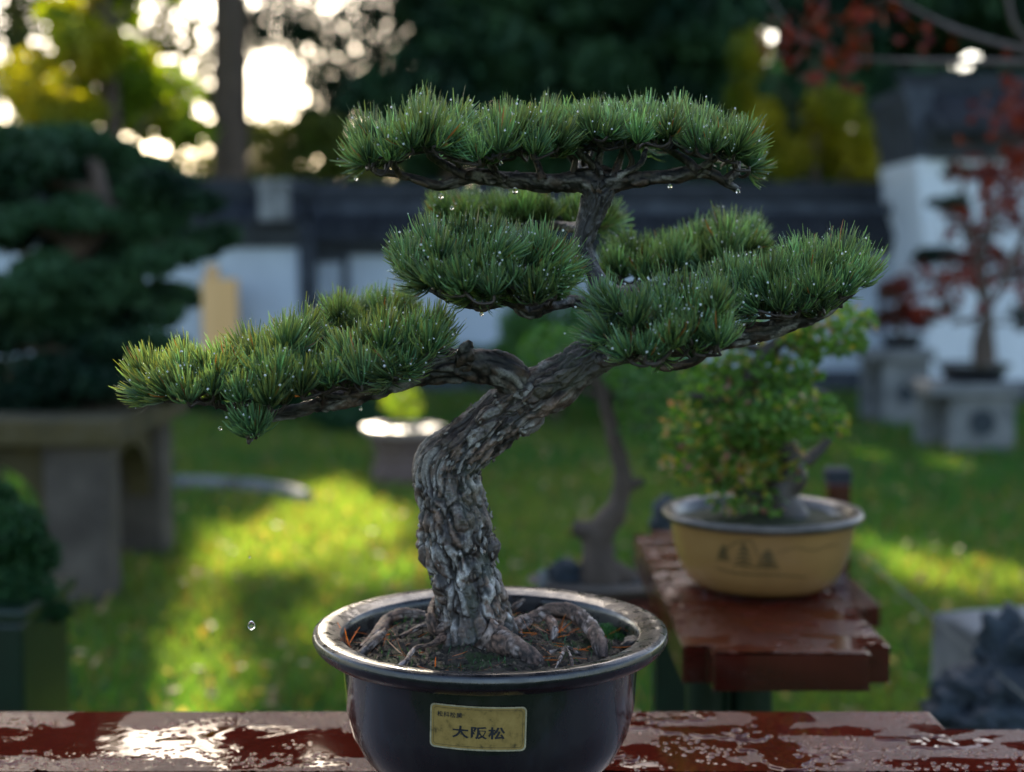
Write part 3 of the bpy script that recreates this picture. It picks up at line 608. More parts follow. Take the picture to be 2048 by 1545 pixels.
# ------------------------------------------------------------------ red benches
TOPZ = .80
def notched(x0, x1, y0, y1, nx, ny):
    return [(x0 + nx, y0), (x1 - nx, y0), (x1 - nx, y0 + ny), (x1, y0 + ny), (x1, y1 - ny), (x1 - nx, y1 - ny), (x1 - nx, y1), (x0 + nx, y1), (x0 + nx, y1 - ny), (x0, y1 - ny), (x0, y0 + ny), (x0 + nx, y0 + ny)]
def prism(mb, poly, z0, z1):
    n = len(poly); V = [(x, y, z0) for x, y in poly] + [(x, y, z1) for x, y in poly]
    mb.add(V, [(i, (i + 1) % n, n + (i + 1) % n, n + i) for i in range(n)])
    mb.add(V, np.array([list(range(n, 2 * n))])); mb.add(V, np.array([list(range(n - 1, -1, -1))]))
# near bench carrying the bonsai
t1 = empty('red_bench', (-.1, 1.3, 0), label='wet red brown lacquered bench in the foreground under the bonsai', cat='bench', group='red brown lacquered benches')
mb = MB(); prism(mb, notched(-1.1, .60, 1.08, 1.515, .145, .06), TOPZ - .045, TOPZ - .0015); mb.build('bench_top', MT['lacquer'], t1, bevel=.004)
for a in (-.7, .3): MB().box((a, 1.3, .377), (.09, .28, .755)).build('leg', MT['green_post'], t1, bevel=.005)
# second bench
a0 = onz(1372, 1308, TOPZ); a1 = onz(1797, 1308, TOPZ); y1b = 2.55
t2 = empty('red_bench', ((a0.x + a1.x) / 2, 2.15, 0), label='wet red brown bench with notched corners carrying the yellow pot', cat='bench', group='red brown lacquered benches')
SB = notched(a0.x - .0, a1.x, a0.y, y1b, .034, .035)
mb = MB(); prism(mb, SB, TOPZ - .048, TOPZ - .0015); mb.build('bench_top', MT['lacquer'], t2, bevel=.004)
gx = [onz(1450, 1308, TOPZ).x, onz(1550, 1308, TOPZ).x]
for q in gx: 
    mb = MB(); add_tube(mb, [(q + .01, 1.97, 0, .03), (q + .01, 1.97, .752, .03)], 6, 16); mb.build('leg', MT['green_post'], t2, smooth=True)
MB().box(((a0.x + a1.x) / 2, 2.45, .376), (.2, .05, .752)).build('leg', MT['green_post'], t2)
# third, lower bench behind
z3 = .60; b0 = onz(1070, 1205, z3)
t3 = empty('red_bench', (.41, b0.y + .15, 0), label='low red bench farther back carrying the gnarled dark bonsai', cat='bench', group='red brown lacquered benches')
mb = MB(); prism(mb, notched(.08, .74, b0.y - .06, b0.y + .32, .03, .03), z3 - .045, z3); mb.build('bench_top', MT['lacquer'], t3, bevel=.004)
for q in (.15, .38): MB().box((q, b0.y + .13, (z3 - .045) / 2), (.06, .25, z3 - .045)).build('leg', MT['green_post'], t3)
# red post behind yellow pot
PYY = 2.98; c = at(1674, 1000, PYY)
t = empty('red_post', (c.x, PYY, z3), label='short red post with dark cap standing behind the yellow pot', cat='post')
zt = at(1674, 935, PYY).z
MB().box((c.x, PYY, (zt - .03 + z3) / 2), (.048, .048, zt - .03 - z3)).build('post_shaft', MT['lacquer'], t, bevel=.004)
MB().box((c.x, PYY, zt - .016), (.053, .053, .03)).build('post_cap', MT['tile'], t, bevel=.006)
# wet film on bench tops (height field)
def wet_sheet(x0, x1, y0, y1, z, step, seed, poly, holes=(), dens=1.0, sx=1.0):
    nx = int((x1 - x0) / step[0]); ny = int((y1 - y0) / step[1])
    gx_ = np.linspace(x0, x1, nx); gy_ = np.linspace(y0, y1, ny); X, Yy = np.meshgrid(gx_, gy_)
    P = np.stack([X.ravel(), Yy.ravel(), np.zeros(X.size)], 1)
    A = P * np.array([13 * sx, 30, 1]); A[:, 0] += fbm(P * 30, 3, 5) * 1.1; A[:, 1] += fbm(P * 30, 3, 6) * 1.1
    m = fbm(A + seed, 4, seed)
    pud = sst(.53, .585, m) * (.0012 + .0010 * fbm(P * 60, 2, 9))
    f1, f2, cid = voro(P * np.array([150, 150, 1]) + .5, seed + 3)
    zone = sst(.48, .56, fbm(P * np.array([9, 22, 1]) + 5, 3, seed + 5)); back = sst(y1 - .06, y1 - .03, P[:, 1] + .03 * fbm(P * 20, 2, 1))
    reg = sst(.46, .56, fbm(P * np.array([7, 12, 1]) + 3, 2, seed + 11)); pud = pud * reg
    bead = np.clip(1 - (f1 / (.25 + .3 * cid)) ** 2, 0, 1) * .0011 * (cid > .45) * zone * (pud < .0002)
    f1, f2, cid2 = voro(P * np.array([270, 300, 1]), seed + 8)
    side = .10 * sst(0, .3, P[:, 0]); carpet = (np.maximum(back * sst(.38, .5, fbm(P * 16, 2, 3)), sst(.56, .58, fbm(P * np.array([9, 20, 1]), 4, seed + 6) + side)) + .5 * (fbm(P * np.array([240, 300, 1]), 3, 8) - .5) + .7 * (fbm(P * np.array([60, 90, 1]), 3, 9) - .5) > .5) & (pud < .0002) & (bead <= 0)
    bead2 = np.clip(1 - (f1 / .5) ** 2, 0, 1) * .0002 * carpet
    wav = (fbm(P * np.array([60, 60, 1]), 3, seed + 7) - .5) * .0004 * sst(.45, .6, m) * (.3 + .7 * reg)
    hgt = pud + bead + bead2 + wav
    V = P.copy(); V[:, 2] = z + hgt
    a = (np.arange(ny - 1)[:, None] * nx + np.arange(nx - 1)[None]).ravel(); Fq = np.stack([a, a + 1, a + nx + 1, a + nx], 1)
    cen = V[Fq].mean(1); ok = in_poly(cen[:, 0], cen[:, 1], poly)
    for (hx, hy, hr) in holes: ok &= (cen[:, 0] - hx) ** 2 + (cen[:, 1] - hy) ** 2 > hr * hr
    base = np.array([.080, .010, .0055]) * (.6 + .8 * fbm(P * 12, 4, 2))[:, None]
    cf = carpet[Fq].mean(1) > .5; mb = MB(); mb.add(V, Fq[ok & ~cf], base, 0); mb.f.append((Fq[ok & cf], 1)); return mb
def inset(poly, d):
    c = np.mean(poly, 0); return [(x - math.copysign(d, x - c[0]), y - math.copysign(d, y - c[1])) for x, y in poly]
mb = wet_sheet(-.62, .60, 1.33, 1.515, TOPZ, (.0007, .0010), 3, inset(notched(-1.1, .60, 1.08, 1.515, .145, .06), .003))
tag(mb.build('water_film', [MT['wet'], MT['beaded']], smooth=True), 'puddles and beads of rain water on the foreground bench top', 'water', kind='stuff')
mb = wet_sheet(a0.x, a1.x, a0.y, y1b, TOPZ, (.0016, .0022), 9, inset(SB, .003), dens=.5)
tag(mb.build('water_film', [MT['wet'], MT['beaded']], smooth=True), 'rain water film on the bench under the yellow pot', 'water', kind='stuff')
# ------------------------------------------------------------------ yellow pot with painted landscape
PY = 2.10; pc = at(1524, 1022, PY); pr = 202 / F * PY
t = empty('yellow_pot', (pc.x, PY, TOPZ + .004), label='ochre yellow oval pot with dark rim and inked trees on the second bench', cat='bonsai pot')
rimz = pc.z; hgt = rimz - TOPZ
MT['ochre'] = mat_simple('ochre_glaze', [(.3, (.24, .125, .042)), (.7, (.32, .175, .06))], 10, .35, .15, .001, 80, coat=.3)
MT['ink'] = mat_simple('ink_paint', [(.3, (.03, .025, .01)), (.7, (.07, .055, .02))], 60, .4)
MT['darkrim'] = mat_simple('dark_rim_glaze', [(.3, (.035, .027, .022)), (.7, (.11, .088, .075))], 30, .3, .2, .001, 100, coat=.3)
prof2 = [(.55, .015), (.63, .03), (.74, .12), (.82, .3), (.88, .55), (.905, .8), (.92, .93)]
prof2 = [(a * pr, TOPZ + .004 + b_ * hgt) for a, b_ in prof2]
mb = MB(); lathe(mb, [(0, TOPZ + .006)] + prof2, 96, (pc.x, PY, 0)); mb.build('pot_body', MT['ochre'], t, smooth=True)
mb = MB(); lathe(mb, [(pr * .915, rimz - .012), (pr * .98, rimz - .009), (pr, rimz - .003), (pr * .985, rimz + .003), (pr * .93, rimz + .003), (pr * .86, rimz - .002), (pr * .83, rimz - .02)], 96, (pc.x, PY, 0)); mb.build('pot_rim', MT['darkrim'], t, smooth=True)
mb = MB(); lathe(mb, [(pr * .5, TOPZ + .0035), (pr * .5, TOPZ + .016), (pr * .6, TOPZ + .016)], 48, (pc.x, PY, 0)); mb.build('pot_foot', MT['darkrim'], t)
r = rng(60); n = 48; th = np.arange(n) / n * math.tau; V = [(pc.x, PY, rimz - .006)]; 
mb = MB(); G = []
for q in np.linspace(.08, 1, 12): 
    for a in th: G.append((pc.x + math.cos(a) * pr * .85 * q, PY + math.sin(a) * pr * .85 * q, rimz - .014 + .012 * (1 - q)))
G = np.array(G); G[:, 2] += (fbm(G * 40, 3, 1) - .5) * .012
aa = (np.arange(11)[:, None] * n + np.arange(n)[None]); bb = np.arange(11)[:, None] * n + (np.arange(n)[None] + 1) % n
mb.add(G, np.stack([aa, bb, bb + n, aa + n], -1).reshape(-1, 4), np.array([.03, .035, .012]) * (.5 + fbm(G * 90, 3, 4))[:, None]); mb.build('soil', MT['soil'], t)
def on_pot(cx, cyy, prof, u, v, off=.0008):   # u metres round the front, v height z
    zs = [p[1] for p in prof]; rs = [p[0] for p in prof]
    v = np.asarray(v, float); u = np.asarray(u, float); rr = np.interp(v, zs, rs) + off; Rm = np.interp(np.mean(v), zs, rs)
    a = u / Rm; return np.stack([cx + np.sin(a) * rr, cyy - np.cos(a) * rr, v], -1)
def stroke(mb, pts, w_, cx, cyy, prof, off=.0008):
    P = np.array(pts, float); m_ = 10; t_ = np.linspace(0, len(P) - 1, m_ * (len(P) - 1) + 1)
    q = np.stack([np.interp(t_, range(len(P)), P[:, 0]), np.interp(t_, range(len(P)), P[:, 1])], 1)
    T = np.gradient(q, axis=0); T /= np.linalg.norm(T, axis=1)[:, None] + 1e-9; Nn = np.stack([-T[:, 1], T[:, 0]], 1)
    ww = w_ * (.5 + .5 * np.sin(np.linspace(.15, 3.0, len(q))))[:, None]
    A = q + Nn * ww / 2; B = q - Nn * ww / 2; zc = np.concatenate([A, B])
    V = on_pot(cx, cyy, prof, zc[:, 0], zc[:, 1], off); n_ = len(q)
    mb.add(V, [(i, n_ + i, n_ + i + 1, i + 1) for i in range(n_ - 1)])
def ppx(x, y): return ((x - 1524) / F * (PY - pr * .85), rimz + .012 - (y - 1040) / F * (PY - pr * .85))
mb = MB(); r = rng(61)
for (tx, ty, h_, w_, lay) in [(1412, 1135, 40, 16, 4), (1455, 1148, 62, 22, 5), (1503, 1148, 50, 26, 5)]:
    stroke(mb, [ppx(tx, ty), ppx(tx + 2, ty - h_ * .5), ppx(tx, ty - h_)], .0016, pc.x, PY, prof2)
    for k in range(lay):
        f = k / lay; ww_ = w_ * (1 - .7 * f)
        stroke(mb, [ppx(tx - ww_, ty - h_ * (.15 + .8 * f) + 3), ppx(tx, ty - h_ * (.15 + .8 * f) - 2), ppx(tx + ww_, ty - h_ * (.15 + .8 * f) + 3)], .0030, pc.x, PY, prof2, .0009 + k * .0001)
stroke(mb, [ppx(1395, 1152), ppx(1450, 1158), ppx(1520, 1156), ppx(1590, 1164)], .002, pc.x, PY, prof2, .0014)
stroke(mb, [ppx(1400, 1120), ppx(1440, 1090), ppx(1470, 1085), ppx(1485, 1120)], .0016, pc.x, PY, prof2, .0016)
stroke(mb, [ppx(1520, 1110), ppx(1560, 1098), ppx(1600, 1108), ppx(1640, 1100), ppx(1675, 1104)], .0011, pc.x, PY, prof2, .0014)
mb.build('painted_landscape', MT['ink'], t)
# leafy bonsai in yellow pot
t = empty('leafy_bonsai', (pc.x + .02, PY, rimz), label='small leaved bonsai turning yellow and pink in the yellow pot', cat='bonsai')
mb = MB(); add_tube(mb, [(*at(1575, 1040, PY), .034), (*at(1560, 990, PY), .027), (*at(1585, 940, PY), .022), (*at(1560, 880, PY), .018), (*at(1500, 820, PY), .015), (*at(1510, 740, PY), .012), (*at(1560, 680, PY), .010), (*at(1620, 660, PY), .006)], 40, 14, jitter=.006)
for b_ in [[(1585, 940, .014), (1640, 900, .008), (1680, 850, .004)], [(1560, 890, .012), (1480, 900, .008), (1400, 900, .005), (1350, 880, .003)], [(1500, 820, .01), (1440, 800, .007), (1380, 790, .004)], [(1510, 750, .01), (1590, 770, .006), (1660, 790, .003)], [(1560, 680, .008), (1640, 690, .006), (1710, 690, .003)], [(1530, 700, .008), (1450, 690, .005), (1400, 700, .003)], [(1540, 1000, .012), (1470, 980, .007), (1420, 960, .004)]]:
    add_tube(mb, [(*at(a, c_, PY + .01 * i), rr) for i, (a, c_, rr) in enumerate(b_)], 14, 7, jitter=.001)
mb.build('trunk', MT['twig'], t, smooth=True)
r = rng(62); P = []; cm = []
for (a, b_, rx, ry, n, hue) in [(1410, 870, 90, 55, 420, .35), (1500, 850, 80, 60, 420, .15), (1600, 830, 90, 50, 400, .15), (1380, 930, 60, 40, 200, .5), (1480, 930, 80, 50, 320, .4), (1560, 910, 60, 60, 220, .45), (1430, 770, 80, 50, 260, .15), (1510, 740, 80, 50, 300, .1), (1580, 740, 70, 40, 220, .1), (1650, 680, 90, 40, 300, .2), (1560, 660, 90, 30, 160, .3), (1700, 640, 50, 35, 110, .3), (1470, 990, 70, 40, 170, .3), (1540, 1000, 40, 30, 60, .3), (1660, 850, 50, 40, 70, .4), (1370, 830, 50, 40, 80, .4), (1450, 690, 80, 40, 120, .2)]:
    c = at(a, b_, PY + r.normal() * .03); s_ = PY / F
    P.append(blob(r, n, c, (rx * s_, .07, ry * s_), .1)); cm.append(np.where(r.random(n) < hue, 1, 0))
P = np.concatenate(P); cm = np.concatenate(cm).astype(float); kk_ = r.random(len(P)) < .8; P = P[kk_]; cm = cm[kk_]; hue = r.random(len(P))
mb = MB(); g_ = cm < .5
leaves(mb, P[g_], .017, r, (.06, .14, .025), (.12, .21, .045), up=.3, asp=.65)
q = (~g_) & (hue < .62); leaves(mb, P[q], .016, r, (.26, .27, .05), (.36, .25, .06), up=.3, asp=.65)
q = (~g_) & (hue >= .62); leaves(mb, P[q], .016, r, (.42, .27, .2), (.3, .12, .1), up=.3, asp=.65)
mb.build('foliage', MT['leaf'], t)
# ------------------------------------------------------------------ gnarled dark bonsai behind
GY = b0.y + .12
t = empty('gnarled_bonsai', (at(1200, 1150, GY).x, GY, z3 + .02), label='gnarled dark trunk bonsai standing on a tray between the two pots', cat='bonsai')
mb = MB(); add_tube(mb, [(*at(1200, 1165, GY), .05), (*at(1195, 1100, GY), .034), (*at(1200, 1065, GY), .03), (*at(1235, 1010, GY), .024), (*at(1245, 950, GY), .019), (*at(1228, 880, GY), .017), (*at(1208, 800, GY), .014), (*at(1190, 740, GY), .008)], 40, 12, jitter=.008)
add_tube(mb, [(*at(1195, 1068, GY), .026), (*at(1165, 1060, GY), .02), (*at(1145, 1056, GY), .014)], 8, 10, jitter=.004)
add_tube(mb, [(*at(1245, 975, GY), .014), (*at(1270, 968, GY), .012), (*at(1288, 962, GY), .008)], 8, 8, jitter=.003)
add_tube(mb, [(*at(1215, 1140, GY), .03), (*at(1260, 1160, GY), .02), (*at(1300, 1185, GY), .012)], 10, 8, jitter=.005)
for a, b_ in [(1120, 700), (1260, 700), (1090, 780), (1300, 780)]: add_tube(mb, [(*at(1205, 800, GY), .007), (*at((1205 + a) / 2, (800 + b_) / 2 - 15, GY), .005), (*at(a, b_, GY), .003)], 8, 6)
mb.build('trunk', MT['farbark'], t, smooth=True)
r = rng(63); P = np.concatenate([blob(r, n, at(a, b_, GY + r.normal() * .06), (rx * GY / F, .12, ry * GY / F), .1) for a, b_, rx, ry, n in [(1110, 700, 80, 55, 420), (1200, 720, 90, 50, 420), (1290, 740, 90, 70, 480), (1300, 830, 80, 70, 380), (1080, 790, 45, 25, 90), (1330, 900, 50, 60, 200)]])
mb = MB(); leaves(mb, P, .018, r, (.04, .11, .03), (.08, .16, .05), up=.3); mb.build('foliage', MT['leaf'], t)
t = empty('stone_tray', (at(1200, 1180, GY).x, GY, z3), label='grey shallow stone tray under the gnarled bonsai', cat='bonsai pot')
mb = MB(); lathe(mb, [(0, .001), (.12, .001), (.135, .018), (.145, .02), (.13, .022), (.12, .015), (0, .016)], 40, (at(1205, 1180, GY).x, GY, z3), 1.1, .8); mb.build('tray_body', MT['stone'], t)
def rock(name, c, rad, seed, lab, mat='rock', cat='rock', k=4, amp=.5, fr=3):
    v, f = ico(k); v = v * (1 + (fbm(v * fr + seed * 3.7, 4, seed) - .5)[:, None] * 2 * amp); f1, f2, ci = voro(v * 2.2 + seed, seed); v = v * (1 + .12 * (f1 - .5))[:, None]
    V = np.array(c) + v * np.array(rad); V[:, 2] = np.maximum(V[:, 2], c[2] - rad[2] * .75)
    mb = MB(); mb.add(V, f); return tag(mb.build(name, MT[mat]), lab, cat)
s_ = GY / F
rock('tray_rock', at(1130, 1150, GY), (.035, .03, .035), 71, 'dark grey rock on the tray left of the gnarled trunk')
rock('tray_rock', at(1275, 1175, GY), (.04, .03, .02), 72, 'low dark rock on the tray right of the gnarled trunk')
rock('upright_rock', at(1335, 1045, GY + .1), (.035, .04, .055), 73, 'dark rounded rock on the low bench behind the yellow pot rim')
rock('sunlit_edge_standin', at(1086, 1165, GY - .05), (.011, .012, .028), 74, 'small pale stand-in for a sunlit tray edge at the left end of the low bench', 'greystone', 'stone', 3, .15)  # added pale piece in place of a sunlit tray edge
# ------------------------------------------------------------------ scholar rock on a stone block at lower right
c = at(1940, 1305, 3.0)
t = empty('stone_block', (c.x, 3.15, 0), label='weathered grey stone block beneath the dark rock at the lower right', cat='stone block')
MB().box((c.x + .19, 3.15, c.z / 2 + .01), (.32, .36, c.z + .02), rz=R(14), taper=.04).build('block_body', MT['greystone'], t, bevel=.012)
rock('scholar_rock', at(2030, 1335, 2.75), (.075, .08, .11), 75, 'dark blue grey craggy rock at the lower right edge', k=5, amp=.85, fr=1.5)
rock('scholar_rock', at(1965, 1415, 2.7), (.09, .08, .065), 76, 'grey blue craggy rock lying in front of the darker one at lower right', k=5, amp=.8, fr=1.7)
MB().box((at(1985, 1470, 2.7).x + .05, 2.72, .14), (.4, .4, .28), rz=R(8)).build('rock_plinth', MT['stone'], bevel=.02)
tag(bpy.data.objects['rock_plinth'], 'low rough stone plinth carrying the craggy rocks', 'plinth')
mb = MB(); add_tube(mb, [(*at(1725, 1110, 3.4), .002), (*at(1880, 1250, 3.0), .002), (*at(2080, 1420, 2.5), .002)], 16, 6); tag(mb.build('thin_cord', MT['string']), 'thin grey cord running diagonally over the lawn at the right', 'cord')
# ------------------------------------------------------------------ MAIN POT
YB = 1.30; PCX = (980 - CX) / F * YB; RIM = at(980, 1252, YB).z; PR = .1648
pot = empty('glazed_pot', (PCX, YB, TOPZ), label='round dark glazed bonsai pot with yellow name plate on the foreground bench', cat='bonsai pot')
body = [(.078, TOPZ + .001), (.088, TOPZ + .004), (.103, TOPZ + .018), (.118, TOPZ + .035), (.129, TOPZ + .056), (.134, TOPZ + .078), (.1365, RIM - .035), (.138, RIM - .024)]
mb = MB(); lathe(mb, [(0, TOPZ + .002)] + body, 160, (PCX, YB, 0)); mb.build('pot_body', MT['glaze'], pot, smooth=True)
lip = [(.138, RIM - .024), (.146, RIM - .0215), (.156, RIM - .018), (.1625, RIM - .012), (.1648, RIM - .006), (.1635, RIM - .001), (.159, RIM + .0012), (.151, RIM + .0005), (.143, RIM - .002), (.1385, RIM - .0035), (.1365, RIM - .007), (.1345, RIM - .020), (.131, RIM - .045), (.12, RIM - .06)]
th = np.linspace(0, 1, len(lip)); tf = np.linspace(0, 1, 50); lp = np.array(lip)
lip2 = [(np.interp(q, th, lp[:, 0]), np.interp(q, th, lp[:, 1])) for q in tf]
mb = MB(); lathe(mb, lip2, 200, (PCX, YB, 0))
mb.v[0] += 0; V = mb.v[0]; V[:, 2] += (fbm(V * 130, 3, 4) - .5) * .0008
MT['rimglaze'] = mat_simple('worn_rim_glaze', [(.3, (.006, .005, .007)), (.6, (.010, .009, .012)), (.8, (.020, .020, .025))], 90, .25, .35, .0008, 260, spec=.5, coat=.45, rr=(.14, .5, 60))
mb.build('pot_rim', MT['rimglaze'], pot, smooth=True)
# name plate
lc = at(955, 1457, YB - .135); LW, LH = .0815, .0385
u0 = math.asin((lc.x - PCX) / .136) * .134; zc_ = lc.z
def plate_pt(u, v, off):
    tilt = -.028; uu = u * math.cos(tilt) - v * math.sin(tilt); vv = u * math.sin(tilt) + v * math.cos(tilt)
    vv = vv - .0012 * math.exp(-((u + .02) / .02) ** 2) * 0
    return on_pot(PCX, YB, body, u0 + uu, zc_ + vv, off)
def rrect(w_, h_, rad, n=6):
    P = []
    for cx, cy2, a0_ in ((w_ / 2 - rad, h_ / 2 - rad, 0), (-w_ / 2 + rad, h_ / 2 - rad, 90), (-w_ / 2 + rad, -h_ / 2 + rad, 180), (w_ / 2 - rad, -h_ / 2 + rad, 270)):
        for k in range(n + 1): a = R(a0_ + 90 * k / n); P.append((cx + rad * math.cos(a), cy2 + rad * math.sin(a)))
    return P
def inside_rr(u, v, w_, h_, rad):
    dx = np.maximum(np.abs(u) - (w_ / 2 - rad), 0); dy = np.maximum(np.abs(v) - (h_ / 2 - rad), 0); return dx * dx + dy * dy <= rad * rad
def zsamp(pu, pv, off):
    V = np.array([plate_pt(a, b_, off) for a, b_ in zip(pu, pv)]); return V
def grid_plate(mb, w_, h_, rad, off, nx=60, ny=16):
    us = np.linspace(-w_ / 2, w_ / 2, nx); 
    for i in range(nx - 1):
        a, b_ = us[i], us[i + 1]
        def hv(u): 
            d = max(0, abs(u) - (w_ / 2 - rad)); return h_ / 2 - rad + math.sqrt(max(0, rad * rad - d * d))
        V = []; ra = np.linspace(-1, 1, ny)
        for q in ra: V += [plate_pt(a, q * hv(a), off), plate_pt(b_, q * hv(b_), off)]
        mb.add(V, [(2 * k, 2 * k + 1, 2 * k + 3, 2 * k + 2) for k in range(ny - 1)])
MT['plate'] = mat_simple('aged_yellow_plate', [(.28, (.06, .044, .018)), (.42, (.24, .155, .045)), (.75, (.34, .225, .07))], 130, .45, .2, .0003, 500, spec=.4)
MT['plate_edge'] = mat_simple('worn_plate_edge', [(.3, (.2, .17, .11)), (.7, (.42, .36, .24))], 200, .5)
MT['black_ink'] = mat_simple('black_lettering', [(.3, (.006, .007, .012)), (.7, (.012, .013, .02))], 200, .5)
plate = MB(); grid_plate(plate, LW, LH, .004, .0010); plate = plate.build('name_plate', MT['plate'], pot, smooth=True)
mb = MB(); o1 = rrect(LW + .0006, LH + .0006, .0042); o2 = rrect(LW - .0022, LH - .0022, .0034)
def ring(mb, A, B, off):
    # densify
    def dn(P): 
        P = np.array(P + [P[0]]); return np.concatenate([np.linspace(P[i], P[i + 1], 9)[:-1] for i in range(len(P) - 1)])
    A, B = dn(A), dn(B); n_ = len(A); V = [plate_pt(*p, off) for p in A] + [plate_pt(*p, off) for p in B]
    mb.add(V, [(i, (i + 1) % n_, n_ + (i + 1) % n_, n_ + i) for i in range(n_)])
ring(mb, o1, o2, .0014); mb.build('plate_edge', MT['plate_edge'], plate, smooth=True)
mb = MB(); ring(mb, rrect(LW - .0056, LH - .0056, .0028), rrect(LW - .0061, LH - .0061, .0026), .0013); mb.build('border_line', MT['black_ink'], plate)
def text_mesh(body_, size, xs, cu, cv, bold, par, name, shear=0):
    cu_ = bpy.data.curves.new('t', 'FONT'); cu_.body = body_; cu_.size = size; cu_.align_x = 'CENTER'; cu_.align_y = 'CENTER'
    cu_.offset = bold; cu_.resolution_u = 3; cu_.space_character = 1.12; cu_.shear = shear
    o = bpy.data.objects.new('t', cu_); S.collection.objects.link(o); dg = bpy.context.evaluated_depsgraph_get(); dg.update()
    me = bpy.data.meshes.new_from_object(o.evaluated_get(dg)); bpy.data.objects.remove(o)
    vs = np.array([v.co[:] for v in me.vertices]); fs = [list(p.vertices) for p in me.polygons]
    vs[:, 0] -= (vs[:, 0].min() + vs[:, 0].max()) / 2; vs[:, 1] -= (vs[:, 1].min() + vs[:, 1].max()) / 2
    V = np.array([plate_pt(x * xs + cu, y + cv, .0015) for x, y in vs[:, :2]])
    mb = MB(); tri = np.array([f for f in fs if len(f) == 3]); quad = np.array([f for f in fs if len(f) == 4]); mb.add(V, tri if len(tri) else np.zeros((0, 3), int))
    if len(quad): mb.add(V, quad)
    for f in fs:
        if len(f) > 4: mb.add(V, np.array([f]))
    bpy.data.meshes.remove(me); return mb.build(name, MT['black_ink'], par)
k_ = .000408
text_mesh('大阪松', .0112, 1.28, (957 - 955) * k_ * .98, -(1467 - 1458) * k_, .00028, plate, 'lettering')
text_mesh('松科松属', .0052, 1.0, (896 - 955) * k_, (1458 - 1432) * k_, .00006, plate, 'lettering')
# ------------------------------------------------------------------ soil mound
SOIL = RIM - .025
def soil_h(x, y):
    P = np.stack([np.atleast_1d(x), np.atleast_1d(y), np.zeros(np.size(x))], 1).astype(float)
    d = np.hypot(P[:, 0] - PCX, P[:, 1] - YB)
    return SOIL + .016 * (1 - (d / .136) ** 2) + (fbm(P * 45, 4, 31) - .5) * .012 + (fbm(P * 200, 3, 32) - .5) * .005 + .010 * np.exp(-((P[:, 0] - PCX + .085) ** 2 + (P[:, 1] - YB - .03) ** 2) / .0009)
nr_, nt_ = 120, 260; rr_ = np.sqrt(np.linspace(.0005, 1, nr_)) * .1355; ta = np.arange(nt_) / nt_ * math.tau
X = PCX + rr_[:, None] * np.cos(ta); Yy = YB + rr_[:, None] * np.sin(ta); Z = soil_h(X.ravel(), Yy.ravel())
V = np.stack([X.ravel(), Yy.ravel(), Z], 1); aa = np.arange(nr_ - 1)[:, None] * nt_ + np.arange(nt_)[None]; bb = np.arange(nr_ - 1)[:, None] * nt_ + (np.arange(nt_)[None] + 1) % nt_
moss = sst(.52, .62, fbm(V * 38, 3, 41))[:, None]; dk = sst(.4, .6, fbm(V * 150, 3, 42))[:, None]
col = (np.array([.028, .020, .014]) * (1 - dk) + np.array([.075, .055, .038]) * dk) * (1 - moss) + np.array([.03, .042, .012]) * moss
mb = MB(); mb.add(V, np.stack([aa, bb, bb + nt_, aa + nt_], -1).reshape(-1, 4), col); mb.build('soil', MT['soil'], pot, smooth=True)
def rand_disc(r, n, R_): 
    a = r.random(n) * math.tau; q = np.sqrt(r.random(n)) * R_; x = PCX + q * np.cos(a); y = YB + q * np.sin(a); return np.stack([x, y, soil_h(x, y)], 1)
r = rng(81); P = rand_disc(r, 2600, .13); mb = MB(); v, f = ico(1)
rad = .0006 + .0022 * r.random(len(P)) ** 3
cc = np.where(r.random((len(P), 1)) < .25, np.array([.16, .12, .08]), np.array([.045, .033, .024])) * (.6 + .8 * r.random((len(P), 1)))
nv = len(v); J = 1 + .5 * (r.random((len(P), nv, 1)) - .5)
V = (P[:, None] + v[None] * J * rad[:, None, None] * (.6 + .8 * r.random((len(P), 1, 3)))).reshape(-1, 3)
mb.add(V, (f[None] + (np.arange(len(P)) * nv)[:, None, None]).reshape(-1, 3), np.repeat(cc, nv, 0)); 
tag(mb.build('soil_crumbs', MT['soil']), 'loose crumbs of soil and grit on the surface in the dark pot', 'soil', kind='stuff')
